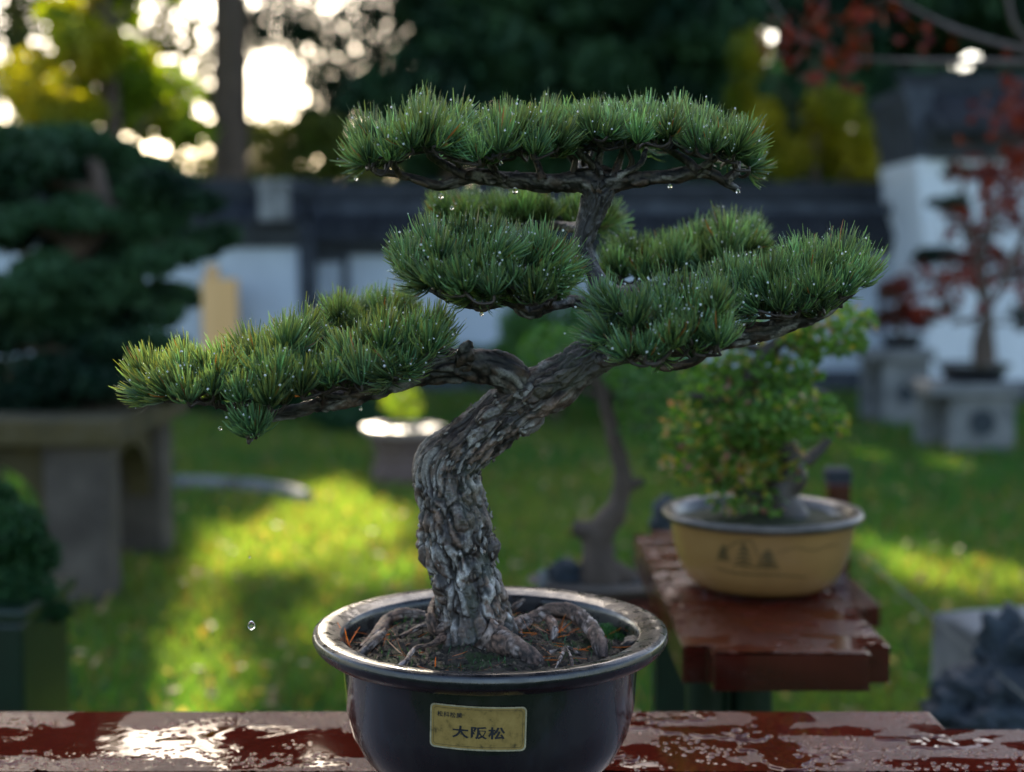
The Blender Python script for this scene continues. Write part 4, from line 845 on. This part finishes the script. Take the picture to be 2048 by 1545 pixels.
# ------------------------------------------------------------------ MAIN BONSAI
tree = empty('pine_bonsai', (*at(955, 1275, YB),), label='in-focus pine bonsai with curved scaly trunk and blue green needle pads in the dark pot', cat='bonsai')
def pix(pts, Y=YB): return [(*at(p[0], p[1], p[3] if len(p) > 3 else Y), p[2] / F * (p[3] if len(p) > 3 else Y)) for p in pts]
def bark_tube(mb, pts, n, nr, amp, freq, seed, tint=None, lump=.0, ani=.42, dark=0., knots=()):
    path = smooth_path(pts, n); path[:, 3] *= .96; V, Fq, s, th, nm = tube(path, nr); rr = np.repeat(path[:, 3], nr)
    Rm = np.median(path[:, 3])
    Q = np.stack([np.cos(th) * rr, np.sin(th) * rr, s * ani if np.isscalar(ani) else np.interp(s / s[-1], ani[0], ani[1]) * s[-1]], 1) * freq
    Q = Q + (np.stack([fbm(Q * .6 + 11, 3, seed), fbm(Q * .6 + 23, 3, seed + 1), fbm(Q * .6 + 37, 3, seed + 2)], 1) - .5) * 1.6
    f1, f2, cid = voro(Q, seed); wn = fbm(Q * 1.1 + 3, 3, seed + 50); edge = sst(.03, .10 + .3 * wn, f2 - f1); edge = np.maximum(edge, sst(.58, .66, wn))
    g1, g2, cid2 = voro(Q * 2.6 + 5, seed + 9); edge2 = sst(.02, .25, g2 - g1)
    L_ = np.stack([np.cos(th) * rr, np.sin(th) * rr, s], 1)
    big = (fbm(L_ * 38 + seed, 3, seed + 20) - .5) * 2
    wl = L_ + (np.stack([fbm(L_ * 40 + 1, 2, 3), fbm(L_ * 40 + 5, 2, 4), fbm(L_ * 40 + 9, 2, 5)], 1) - .5) * .02
    flow = fbm(wl * np.array([230, 230, 40]) + seed, 5, seed + 30); rid = 1 - np.abs(2 * flow - 1)
    fine = fbm(L_ * 520, 3, seed + 60)
    h = amp * (1.0 * edge * (.25 + 1.1 * cid) + .25 * edge2 * cid2 - .8 + (flow - .5) * 2.9 + (fine - .5) * .30) + lump * big
    for kx, ky, kd, ks, ka in knots:
        kc = np.array(at(kx, ky, YB + kd)); kr = np.linalg.norm(V - kc, axis=1) / ks; h = h + ka * np.exp(-kr ** 2) - ka * .5 * np.exp(-((kr - 1.25) / .22) ** 2)
    V = V + nm * (h * np.minimum(1, rr / Rm * 1.2))[:, None]
    ck = (edge * (.72 + .28 * edge2) * sst(.36, .45, flow + .06 * fine))[:, None]
    patch = fbm(L_ * np.array([110, 110, 70]) + 4, 4, seed + 41); mask = sst(.47, .60, patch)[:, None]
    light = np.clip(.1 + .75 * cid ** 1.3 + .15 * cid2 + .5 * (fine - .5) + .8 * (flow - .5), 0, 1)[:, None]
    dkc = np.array([.008, .006, .005]); mid = np.array([.082, .062, .054]); lt = np.array([.66, .62, .60]); warm = np.array([.24, .15, .11])
    wm = sst(.5, .7, fbm(L_ * 60 + 30, 3, seed + 43))[:, None]
    body_ = mid * (1 - light) + (lt * mask * (1 - .5 * wm) + warm * (1 - mask) + warm * mask * .5 * wm) * light
    col = dkc * (1 - ck) + body_ * ck
    if tint is not None: col = tint(col, s / s[-1], th, L_, path)
    mb.add(V, Fq, col); return path
def tr_tint(col, u, th, L_, path):
    k = sst(.60, .66, u)[:, None] * (1 - sst(.93, .97, u)[:, None])              # smooth grey bark above the fork
    g = np.array([.15, .14, .145]) * (.55 + .9 * fbm(L_ * 260, 4, 3))[:, None]
    c_ = col * (1 - .8 * k) + g * .8 * k
    st = sst(.5, .62, fbm(L_ * np.array([60, 60, 14]) + 2, 3, 71))[:, None]; c_ = c_ * (1 - .55 * st) + np.array([.035, .022, .022]) * .55 * st
    ms = sst(.56, .66, fbm(L_ * 42 + 8, 3, 72))[:, None] * .35; c_ = c_ * (1 - ms) + np.array([.05, .065, .04]) * ms
    d_ = sst(.80, .84, u)[:, None]; fl = sst(.62, .7, fbm(L_ * 300, 2, 9))[:, None]
    return c_ * (1 - d_) + d_ * (np.array([.012, .010, .010]) * (1 - fl) + np.array([.07, .065, .065]) * fl)
TR = pix([(965, 1330, 110), (958, 1285, 92), (950, 1240, 80), (942, 1195, 74), (930, 1145, 71), (918, 1095, 76), (913, 1050, 76), (903, 1005, 66), (897, 965, 68), (897, 935, 66), (922, 902, 60), (960, 868, 57), (1005, 830, 55), (1060, 795, 54), (1115, 762, 47), (1165, 725, 43), (1200, 690, 40), (1218, 650, 32), (1208, 600, 24), (1187, 545, 20), (1166, 500, 21), (1170, 465, 23), (1182, 430, 25), (1192, 398, 31), (1198, 370, 34), (1200, 352, 18)])
mb = MB(); TP = bark_tube(mb, TR, 760, 230, .0030, 78, 1, tr_tint, .0052, ani=([0, .30, .45, .62, 1], [0, .15, .20, .25, .40]), knots=[(940, 1140, -.03, .010, .004), (1000, 1092, 0, .013, .006), (866, 1000, -.02, .010, .005), (925, 1035, -.032, .011, .005), (880, 1170, -.02, .009, .005), (970, 830, -.025, .010, .004), (1090, 775, -.02, .010, .004), (850, 1110, 0, .012, .004), (975, 1190, -.025, .008, .004), (918, 1085, -.035, .007, .003), (1062, 852, 0, .012, .004)])
mb.build('trunk', MT['bark'], tree, smooth=True)
# bark flakes lifting off the trunk
r = rng(90); mb = MB()
Vt = mb
path = TP; Pn = path[:, :3]; T = np.gradient(Pn, axis=0); T /= np.linalg.norm(T, axis=1)[:, None]
for k in range(420):
    i = int(r.random() * 400) + 10; a = r.random() * math.tau; t_ = T[i]; u_ = np.cross(t_, [0, 1, 0]); u_ /= np.linalg.norm(u_); w_ = np.cross(t_, u_)
    nmv = u_ * math.cos(a) + w_ * math.sin(a); tg = np.cross(t_, nmv); c = Pn[i] + nmv * (path[i, 3] * (1.0) + .0002)
    ln = .002 + .006 * r.random(); wi = .0012 + .0028 * r.random(); lift = .0012 * r.random() + .0004
    A = t_ * ln / 2; B = tg * wi / 2; up_ = nmv * lift; s3 = r.random(4) * .6 + .6
    top = np.array([c - A * s3[0] + up_ * r.random() * 2, c - B * s3[1] + up_, c + A * s3[2] + up_ * 2.2 * r.random(), c + B * s3[3] + up_]); bot = top - nmv * .0012
    cl = [np.array([.05, .04, .034]), np.array([.26, .24, .23]), np.array([.15, .11, .085])][int(r.random() * 3)] * (.6 + .7 * r.random())
    mb.add(np.vstack([top, bot]), [(0, 1, 2, 3), (0, 4, 5, 1), (1, 5, 6, 2), (2, 6, 7, 3), (3, 7, 4, 0)], cl)
mb.build('bark_flakes', MT['bark'], tree)
BRANCH = {
 'lowleft': dict(p=[(1060, 800, 50), (1030, 765, 42, 1.295), (1005, 742, 38, 1.285), (960, 730, 38, 1.28), (910, 732, 36, 1.275), (850, 742, 30, 1.27), (790, 762, 25, 1.265), (720, 788, 22, 1.26), (650, 806, 18, 1.25), (590, 822, 14, 1.245), (530, 832, 10, 1.24), (470, 822, 7, 1.235), (400, 800, 5, 1.23), (330, 790, 3, 1.23)], a=.0022, f=90, dark=1),
 'topleft': dict(p=[(1205, 372, 30), (1165, 362, 26), (1120, 366, 21), (1060, 364, 19), (1000, 358, 17), (945, 352, 16), (905, 366, 13), (875, 372, 12), (840, 362, 10), (800, 350, 8), (760, 345, 7), (735, 335, 4)], a=.0012, f=140, dark=0),
 'topright': dict(p=[(1192, 372, 30), (1235, 362, 24), (1290, 358, 17), (1345, 352, 15), (1395, 345, 14), (1430, 352, 11), (1455, 368, 8), (1478, 382, 6)], a=.0012, f=140, dark=0),
 'topback': dict(p=[(1200, 370, 26), (1210, 350, 18, 1.33), (1190, 340, 12, 1.38), (1150, 330, 8, 1.42)], a=.001, f=140, dark=0),
 'midleft': dict(p=[(1200, 620, 18), (1160, 605, 14, 1.27), (1110, 608, 13, 1.24), (1060, 626, 13, 1.225), (1015, 604, 11, 1.22), (960, 614, 11, 1.215), (905, 600, 10, 1.21), (860, 578, 8, 1.21), (832, 556, 6, 1.205)], a=.0012, f=160, dark=1),
 'midback': dict(p=[(1180, 470, 14), (1150, 455, 11, 1.38), (1080, 450, 9, 1.46), (980, 448, 7, 1.5), (900, 440, 4, 1.5)], a=.001, f=150, dark=1),
 'rightlow': dict(p=[(1190, 715, 24), (1240, 718, 14, 1.26), (1290, 714, 12, 1.22), (1335, 735, 10, 1.19), (1390, 722, 9, 1.17), (1430, 690, 6, 1.16)], a=.001, f=150, dark=1),
 'rightlong': dict(p=[(1205, 690, 34), (1280, 690, 26, 1.285), (1370, 690, 24, 1.28), (1450, 680, 23, 1.28), (1520, 664, 20, 1.275), (1580, 648, 17, 1.27), (1640, 628, 13, 1.265), (1700, 590, 7, 1.26)], a=.0016, f=110, dark=1),
 'rightback': dict(p=[(1205, 600, 22), (1250, 585, 16, 1.36), (1330, 570, 12, 1.42), (1420, 545, 9, 1.45), (1500, 510, 5, 1.45)], a=.001, f=140, dark=1),
}
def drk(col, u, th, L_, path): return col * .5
BO = {}
for nme, b_ in BRANCH.items():
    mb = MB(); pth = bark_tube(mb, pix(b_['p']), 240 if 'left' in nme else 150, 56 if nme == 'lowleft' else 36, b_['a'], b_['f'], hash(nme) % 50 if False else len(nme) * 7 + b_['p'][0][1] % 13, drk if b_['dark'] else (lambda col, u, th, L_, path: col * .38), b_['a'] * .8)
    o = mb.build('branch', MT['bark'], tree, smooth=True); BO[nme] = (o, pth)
for bn_, q in [('topleft', [(935, 352, 11), (893, 332, 9), (858, 306, 8), (850, 262, 7)]), ('topleft', [(1010, 358, 9), (985, 338, 7), (975, 305, 5)]), ('topleft', [(800, 350, 7), (788, 328, 6), (800, 300, 4)]), ('topleft', [(1085, 360, 9), (1075, 330, 7), (1062, 300, 5)]), ('topleft', [(1170, 356, 10), (1185, 332, 8), (1150, 300, 6)]),
                ('topright', [(1225, 358, 10), (1238, 325, 8), (1252, 280, 5)]), ('topright', [(1235, 355, 8), (1278, 330, 6), (1292, 300, 5)]), ('topright', [(1400, 345, 10), (1368, 318, 9), (1318, 290, 6)]), ('topright', [(1385, 345, 8), (1430, 318, 6), (1460, 300, 4)]), ('topright', [(1455, 366, 6), (1474, 345, 5), (1478, 320, 4)]), ('topright', [(1205, 355, 9), (1195, 325, 7), (1212, 285, 5)]),
                ('lowleft', [(700, 795, 10), (650, 790, 8), (600, 772, 6)]), ('lowleft', [(820, 755, 10), (860, 715, 9), (888, 690, 6)]), ('lowleft', [(760, 775, 9), (715, 770, 7), (690, 745, 5)]), ('lowleft', [(560, 828, 9), (520, 845, 8), (500, 880, 6)]),
                ('rightlong', [(1545, 655, 9), (1548, 622, 7), (1530, 595, 5)]), ('midleft', [(1000, 605, 7), (990, 585, 6), (1000, 560, 4)])]:
    mb = MB(); Yq = {'lowleft': 1.25, 'rightlong': 1.27, 'midleft': 1.215}.get(bn_, 1.295); bark_tube(mb, pix([(*p, Yq + .006 * math.sin(i * 2 + q[0][0])) for i, p in enumerate(q)]), 50, 16, .0006, 220, q[0][0] % 17, drk, .0008)
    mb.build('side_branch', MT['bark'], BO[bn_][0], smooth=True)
# dead stub on low-left branch
mb = MB(); bark_tube(mb, pix([(925, 735, 22, 1.27), (932, 708, 18, 1.262), (936, 692, 12, 1.26), (941, 682, 4, 1.26)]), 40, 24, .0022, 130, 7, drk, .002); mb.build('branch_stub', MT['bark'], tree, smooth=True)
# knot bulge at the left of the bend
mb = MB(); v, f = ico(5); c = np.array(at(852, 955, YB - .005)); vv = v * np.array([.0115, .014, .020]); vv = vv * (1 + .45 * (fbm(v * 3, 4, 8) - .4))[:, None]
f1, f2, ci = voro(v * 3.2, 4); vv *= (1 - .12 * (1 - sst(.02, .25, f2 - f1)))[:, None]
mb.add(c + vv, f, (np.array([.035, .028, .022]) * (1 - ci[:, None]) + np.array([.19, .15, .12]) * ci[:, None])); mb.build('trunk_knot', MT['bark'], tree, smooth=True)
# roots
def soilpt(px, py, lift=0.): 
    p = onz(px, py, SOIL + .010 + lift); return p
ROOTS = [
 [(960, 1262, 34, .02), (985, 1278, 32, .012), (1020, 1292, 27, .010), (1055, 1312, 22, .004), (1085, 1335, 14, -.006)],
 [(1010, 1262, 18, .012), (1060, 1238, 13, .014), (1105, 1222, 17, .020), (1145, 1226, 19, .018), (1178, 1252, 18, .011), (1198, 1285, 15, .006), (1205, 1320, 12, -.006)],
 [(1080, 1228, 8, .018), (1100, 1240, 10, .014), (1108, 1265, 10, .010), (1098, 1295, 9, -.004)],
 [(905, 1250, 14, .02), (872, 1262, 12, .014), (862, 1235, 10, .026), (868, 1205, 8, .032), (885, 1190, 6, .036)],
 [(890, 1275, 10, .01), (860, 1290, 6, .010), (830, 1298, 5, .010), (812, 1322, 5, .006), (790, 1345, 4, -.002)],
 [(880, 1245, 9, .012), (840, 1255, 7, .012), (800, 1275, 6, .008)],
 [(850, 1230, 10, .012), (805, 1228, 13, .014), (775, 1240, 13, .008), (755, 1265, 11, .006), (725, 1300, 10, -.002)],
 [(770, 1262, 8, .012), (745, 1285, 10, .008), (715, 1318, 9, -.002)],
 [(1128, 1298, 4, .010), (1118, 1325, 3, .006), (1108, 1350, 3, -.001)], [(1132, 1296, 4, .010), (1142, 1318, 5, .006), (1146, 1345, 4, -.001)],
 [(1020, 1222, 6, .004), (1035, 1210, 5, .010), (1048, 1200, 4, .012)],
 [(1100, 1305, 3, .006), (1135, 1296, 3, .010), (1160, 1310, 3, .002)],
]
for k, q in enumerate(ROOTS):
    mb = MB(); pts = [(*onz(a, b_, SOIL + .010 + l_), rr / F * YB) for a, b_, rr, l_ in q]
    bark_tube(mb, pts, 90, 26, .0010 if q[0][2] > 12 else .0005, 190, 60 + k, lambda col, u, th, L_, path: col * np.array([.95, .85, .8]) + np.array([.02, .013, .01]), .0012)
    mb.build('root', MT['root'], tree, smooth=True)
# needle pads ----------------------------------------------------------------
def needles(mb, O, D0, D1, Ln, Wd, col0, col1, r):
    n = len(O); P0 = O; P1 = O + D0 * (Ln * .5)[:, None]; P2 = P1 + D1 * (Ln * .5)[:, None]
    sd_ = np.cross(D0 + D1, r.normal(size=(n, 3))); sd_ /= np.linalg.norm(sd_, axis=1)[:, None] + 1e-9
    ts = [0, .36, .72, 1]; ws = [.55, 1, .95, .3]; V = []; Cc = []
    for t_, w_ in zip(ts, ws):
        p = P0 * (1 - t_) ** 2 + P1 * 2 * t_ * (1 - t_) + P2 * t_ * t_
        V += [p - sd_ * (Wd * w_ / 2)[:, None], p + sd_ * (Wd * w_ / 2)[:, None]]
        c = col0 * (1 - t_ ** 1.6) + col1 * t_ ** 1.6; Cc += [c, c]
    V = np.stack(V, 1).reshape(-1, 3); Cc = np.stack(Cc, 1).reshape(-1, 3)
    b_ = (np.arange(n) * 8)[:, None]; Fq = np.concatenate([b_ + np.array([[0, 1, 3, 2]]), b_ + np.array([[2, 3, 5, 4]]), b_ + np.array([[4, 5, 7, 6]])])
    mb.add(V, Fq, Cc); return P2, P1
PADS = [
 # branch, bottom outline, top outline, Y, depth, tufts, needle px, yellow tips (sun glow in the colour)
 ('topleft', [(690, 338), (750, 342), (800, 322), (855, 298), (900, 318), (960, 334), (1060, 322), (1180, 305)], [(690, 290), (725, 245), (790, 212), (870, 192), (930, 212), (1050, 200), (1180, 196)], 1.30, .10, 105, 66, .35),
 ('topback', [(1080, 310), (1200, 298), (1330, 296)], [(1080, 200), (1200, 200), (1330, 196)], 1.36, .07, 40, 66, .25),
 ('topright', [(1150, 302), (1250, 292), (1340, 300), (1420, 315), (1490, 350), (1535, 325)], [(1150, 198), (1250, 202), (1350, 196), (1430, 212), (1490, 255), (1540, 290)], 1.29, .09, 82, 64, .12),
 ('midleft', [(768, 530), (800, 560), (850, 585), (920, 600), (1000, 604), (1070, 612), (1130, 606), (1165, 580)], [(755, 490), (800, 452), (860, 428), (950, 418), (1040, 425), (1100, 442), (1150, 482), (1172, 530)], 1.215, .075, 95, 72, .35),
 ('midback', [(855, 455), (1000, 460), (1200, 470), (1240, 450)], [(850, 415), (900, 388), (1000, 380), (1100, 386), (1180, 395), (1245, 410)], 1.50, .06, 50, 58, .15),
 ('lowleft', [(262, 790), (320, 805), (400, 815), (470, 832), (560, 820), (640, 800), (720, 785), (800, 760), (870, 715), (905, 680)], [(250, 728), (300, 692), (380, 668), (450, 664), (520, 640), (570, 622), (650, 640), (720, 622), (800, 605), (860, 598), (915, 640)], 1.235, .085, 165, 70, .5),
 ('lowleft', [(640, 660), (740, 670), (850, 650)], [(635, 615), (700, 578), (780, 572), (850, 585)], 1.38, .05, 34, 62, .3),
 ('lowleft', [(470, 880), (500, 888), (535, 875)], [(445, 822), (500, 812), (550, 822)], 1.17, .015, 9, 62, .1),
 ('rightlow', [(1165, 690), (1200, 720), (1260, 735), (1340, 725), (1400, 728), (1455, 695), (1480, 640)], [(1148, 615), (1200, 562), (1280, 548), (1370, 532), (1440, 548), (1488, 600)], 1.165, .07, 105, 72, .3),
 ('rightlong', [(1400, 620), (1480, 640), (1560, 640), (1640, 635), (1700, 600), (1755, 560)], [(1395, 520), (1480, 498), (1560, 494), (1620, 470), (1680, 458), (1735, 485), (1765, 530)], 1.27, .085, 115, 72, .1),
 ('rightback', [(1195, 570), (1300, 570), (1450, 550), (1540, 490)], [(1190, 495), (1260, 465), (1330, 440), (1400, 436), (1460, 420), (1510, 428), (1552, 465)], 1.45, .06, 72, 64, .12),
]
DROPS = []
LEFTOFF = {}
for pi, (bn, bot, top, Yp, dep, nt_, nl, yel) in enumerate(PADS):
    r = rng(200 + pi); bobj, bpath = BO[bn]; bot = np.array(bot, float); top = np.array(top, float)
    x0, x1 = bot[0, 0], bot[-1, 0]; xc = (x0 + x1) / 2; xw = (x1 - x0) / 2
    mbn = MB(); mbt = MB(); TW = []
    tries = 0; pts = []
    while len(pts) < nt_ and tries < nt_ * 40:
        tries += 1
        ins = min(nl * .55, (x1 - x0) * .3); x = x0 + ins + (x1 - x0 - 2 * ins) * r.random(); t_ = 2 * r.random() - 1
        yb = np.interp(x, bot[:, 0], bot[:, 1]); yt = np.interp(x, top[:, 0], top[:, 1])
        yt = yt + 26 * (float(vnoise(np.array([[x / 55., pi * 7.7, t_ * 1.5]]), 77)[0]) - .45) + 4; g = max(0, 1 - t_ * t_) ** .55; Lp = nl * 1.04
        hi = yb - (yb - yt) * (.35 + .65 * g) + Lp; lo = yb - 4 - abs(r.normal()) * 9
        if t_ < 0: yy = lo + (hi - lo) * (r.random() ** .8 if hi < lo else r.random())
        else: yy = hi
        yy = min(yy + r.normal() * 7, lo) if hi < lo else lo - 6 * r.random()
        dl = dep * (.35 + .65 * math.sqrt(max(0, 1 - ((x - xc) / xw) ** 2)))
        q = np.array([x, yy, t_, dl])
        w3 = np.array(at(x, yy, Yp + t_ * dl))
        if pts and np.min(np.linalg.norm(np.array([p[1] for p in pts]) - w3, axis=1)) < .0185 * (1 if x1 - x0 > 150 else .5): continue
        pts.append((q, w3))
    for q, w3 in pts:
        ex = (q[0] - xc) / xw; ax = np.array([np.sign(ex) * abs(ex) ** 3 * .75 + r.normal() * .30, q[2] * .55 - .1 + r.normal() * .26, 1.0 if r.random() > .14 else .15]); ax[0] *= 1 if ax[2] > .5 else 2.2; ax /= np.linalg.norm(ax)
        n = int(75 + 110 * r.random()); tone = math.exp(r.normal() * .28); u = np.cross(ax, [0, 1, .2]); u /= np.linalg.norm(u); v_ = np.cross(ax, u)
        phi = r.random(n) * math.tau; al = r.random(n) ** .6 * R(70 + 24 * r.random())
        d0 = ax * np.cos(al)[:, None] + (u * np.cos(phi)[:, None] + v_ * np.sin(phi)[:, None]) * np.sin(al)[:, None]
        d1 = d0 * .38 + ax * .55 + np.array([0, 0, .34]) + r.normal(size=(n, 3)) * .13 + r.normal(size=3) * .10; d1 /= np.linalg.norm(d1, axis=1)[:, None]
        ln = (nl / F * Yp) * (.62 + .5 * r.random(n)) * (.74 + .44 * r.random()); o = w3 + ax * (.013 * (1 - al[:, None] / 1.7) * r.random((n, 1)))
        tc = .5 + .5 * r.random()
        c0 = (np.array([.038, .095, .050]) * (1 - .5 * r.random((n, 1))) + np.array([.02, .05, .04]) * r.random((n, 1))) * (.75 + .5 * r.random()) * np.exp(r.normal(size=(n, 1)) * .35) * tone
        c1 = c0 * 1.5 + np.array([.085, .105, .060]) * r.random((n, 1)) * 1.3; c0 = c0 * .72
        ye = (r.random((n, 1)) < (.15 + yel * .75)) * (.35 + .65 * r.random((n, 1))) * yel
        ye = np.clip(ye + .08, 0, 1); c1 = c1 * (1 - ye) + np.array([.26, .26, .04]) * ye  # left pads get yellower tips, backlit sun glow put in the colour
        br = r.random((n, 1)) < .012; c0 = np.where(br, np.array([.16, .06, .02]), c0); c1 = np.where(br, np.array([.22, .09, .03]), c1)
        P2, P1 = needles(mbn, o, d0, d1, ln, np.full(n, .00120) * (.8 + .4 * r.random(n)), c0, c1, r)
        k = r.random(n) < .075; DROPS.append(P2[k] * .93 + P1[k] * .07); k = r.random(n) < .02; DROPS.append(P2[k] * .2 + P1[k] * .6 + o[k] * .2)
        TW.append((w3, ax))
    net = bpath[::3, :3].copy(); netr = bpath[::3, 3].copy(); order = sorted(range(len(TW)), key=lambda i_: np.min(np.linalg.norm(bpath[:, :3] - TW[i_][0], axis=1)))
    for i_ in order:
        w3, ax = TW[i_]; dd = np.linalg.norm(net - w3, axis=1) + .4 * np.maximum(0, net[:, 2] - w3[2] + .004); j = int(np.argmin(dd)); s0 = net[j]; dj = np.linalg.norm(s0 - w3)
        midp = s0 * .45 + w3 * .55 + r.normal(size=3) * dj * .14 + np.array([0, 0, -.10 * dj]); rr0 = min(netr[j] * .7, .0034) if netr[j] > .0016 else .0016
        pth_ = add_tube(mbt, [(*s0, rr0), (*midp, rr0 * .8), (*(w3 - ax * .004), .0015), (*(w3 + ax * .006), .0012)], 11, 6, jitter=.0006)
        net = np.vstack([net, pth_[3:9, :3]]); netr = np.concatenate([netr, np.full(6, rr0 * .8)])
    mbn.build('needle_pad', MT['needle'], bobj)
    mbt.build('twig_cluster', MT['twig'], bobj, smooth=True)
D = np.concatenate(DROPS); r = rng(301); D = D + r.normal(size=D.shape) * .0002
mb = MB(); spheres(mb, D, .00032 + .00080 * r.random(len(D)) ** 3.5, 2)
tag(mb.build('water_beads', MT['bead'], smooth=True), 'tiny water beads, whitened for sunlit sparkle, clinging to the bonsai needles', 'water', kind='stuff')
# larger individual drops
BIG = [(1030, 383, 1.295, 5.5, 'wide clear drop hanging under the thick top branch'), (882, 394, 1.30, 5, 'clear drop hanging under the crooked top left branch'), (1340, 374, 1.29, 4.5, 'clear drop under the right part of the top branch'),
       (1476, 384, 1.29, 4, 'clear drop at the tip of the top right branch'), (712, 358, 1.30, 3.6, 'clear drop at the far left end of the top branch'), (963, 628, 1.215, 4.5, 'clear drop hanging from the middle left branch'), (440, 858, 1.18, 4, 'clear drop beside the hanging tuft at lower left'),
       (1002, 327, 1.22, 3.6, 'clear round drop in the middle of the top needle pad'), (1516, 688, 1.27, 3.2, 'clear drop under the long right branch'), (722, 818, 1.25, 3.4, 'clear drop under the low left branch'), (904, 417, 1.30, 3.4, 'clear drop falling just below the crooked top left branch'), (1728, 565, 1.26, 3, 'clear drop at the right tip of the long right branch')]
def drop(px, py, Y, rp, lab, name='water_drop', st=1.25):
    c = np.array(at(px, py, Y)); v, f = ico(3); rr = rp / F * Y; vv = v.copy(); up_ = np.clip(vv[:, 2], 0, 1); vv[:, :2] *= (1 - .45 * up_ ** 2)[:, None]; vv[:, 2] *= np.where(vv[:, 2] > 0, st * 1.15, st * .9)
    mb = MB(); mb.add(c + vv * rr, f); tag(mb.build(name, MT['drop'], smooth=True), lab, 'water drop', 'drops hanging from the bonsai' if name == 'water_drop' else None)
for q in BIG: drop(*q)
drop(503, 1252, 1.26, 7.5, 'large clear drop falling in the air left of the pot', 'falling_drop', 1.3)
drop(499, 1115, 1.26, 2, 'tiny drop falling above the large one left of the pot', 'falling_drop', 1.1)
# dead pine needles on soil, grass sprigs, small pebbles
r = rng(310); mb = MB(); P = rand_disc(r, 110, .125); P[:, 2] += .0015
a = r.random(len(P)) * math.tau; el = r.normal(size=len(P)) * .18; D0 = np.stack([np.cos(a) * np.cos(el), np.sin(a) * np.cos(el), np.abs(np.sin(el))], 1); D1 = D0 + r.normal(size=D0.shape) * .15; D1 /= np.linalg.norm(D1, axis=1)[:, None]
cb = np.array([.30, .10, .03]) * (.5 + .8 * r.random((len(P), 1))); needles(mb, P, D0, D1, .014 + .02 * r.random(len(P)), np.full(len(P), .0009), cb, cb, r)
tag(mb.build('fallen_needles', MT['needle']), 'rusty brown dead pine needles scattered on the potting soil', 'pine needles', kind='stuff')
for (px, py, n, L_, lab, cl) in [(700, 1292, 5, .022, 'orange dead needles standing by the left inner rim', (.42, .13, .03)), (875, 1345, 4, .018, 'orange dead needles stuck in the front soil', (.4, .12, .03)), (1115, 1272, 9, .026, 'orange dead needles fanned between the right roots', (.4, .12, .03)), (1075, 1290, 7, .03, 'orange dead needles lying over the front root', (.4, .13, .03))]:
    mb = MB(); c = np.array(onz(px, py, SOIL + .006)); O = c + r.normal(size=(n, 3)) * .001; D0 = np.stack([r.normal(size=n) * .7, r.normal(size=n) * .4, .6 + .5 * r.random(n)], 1); D0 /= np.linalg.norm(D0, axis=1)[:, None]; D1 = D0 + np.array([.15, 0, -.2]); D1 /= np.linalg.norm(D1, axis=1)[:, None]
    needles(mb, O, D0, D1, np.full(n, L_) * (.7 + .5 * r.random(n)), np.full(n, .0010), np.tile(np.array(cl), (n, 1)), np.tile(np.array(cl), (n, 1)), r)
    tag(mb.build('dead_needle_tuft', MT['needle']), lab, 'pine needles')
n = 900; a = r.random(n) * math.tau; ctr = np.array(onz(1222, 1268, SOIL + .004)); O = ctr + np.stack([r.normal(size=n) * .011, r.normal(size=n) * .010, np.zeros(n)], 1); O[:, 2] = soil_h(O[:, 0], O[:, 1])
O2 = rand_disc(r, 500, .12); O = np.vstack([O, O2]); n = len(O)
D0 = r.normal(size=(n, 3)) * .5; D0[:, 2] = 1; D0 /= np.linalg.norm(D0, axis=1)[:, None]; D1 = D0 + r.normal(size=(n, 3)) * .3; D1 /= np.linalg.norm(D1, axis=1)[:, None]
c0 = np.array([.02, .08, .03]) * (.6 + .8 * r.random((n, 1))); mb = MB(); needles(mb, O, D0, D1, .003 + .006 * r.random(n), np.full(n, .0006), c0, c0 * 1.6, r)
tag(mb.build('moss_tuft', MT['needle']), 'bright green moss sprigs at the right side of the potting soil', 'moss', kind='stuff')
rock('soil_lump', onz(1268, 1290, SOIL + .006), (.012, .012, .008), 77, 'black lump of peat against the right inner rim', 'twig', 'soil lump', 3, .5)
rock('pebble', onz(842, 1352, SOIL + .001), (.0055, .005, .004), 78, 'small tan pebble by the front rim left of centre', 'greystone', 'pebble', 3, .25)
rock('pebble', onz(1170, 1335, SOIL + .001), (.007, .006, .004), 79, 'small brown pebble by the front rim right of centre', 'stone', 'pebble', 3, .25)
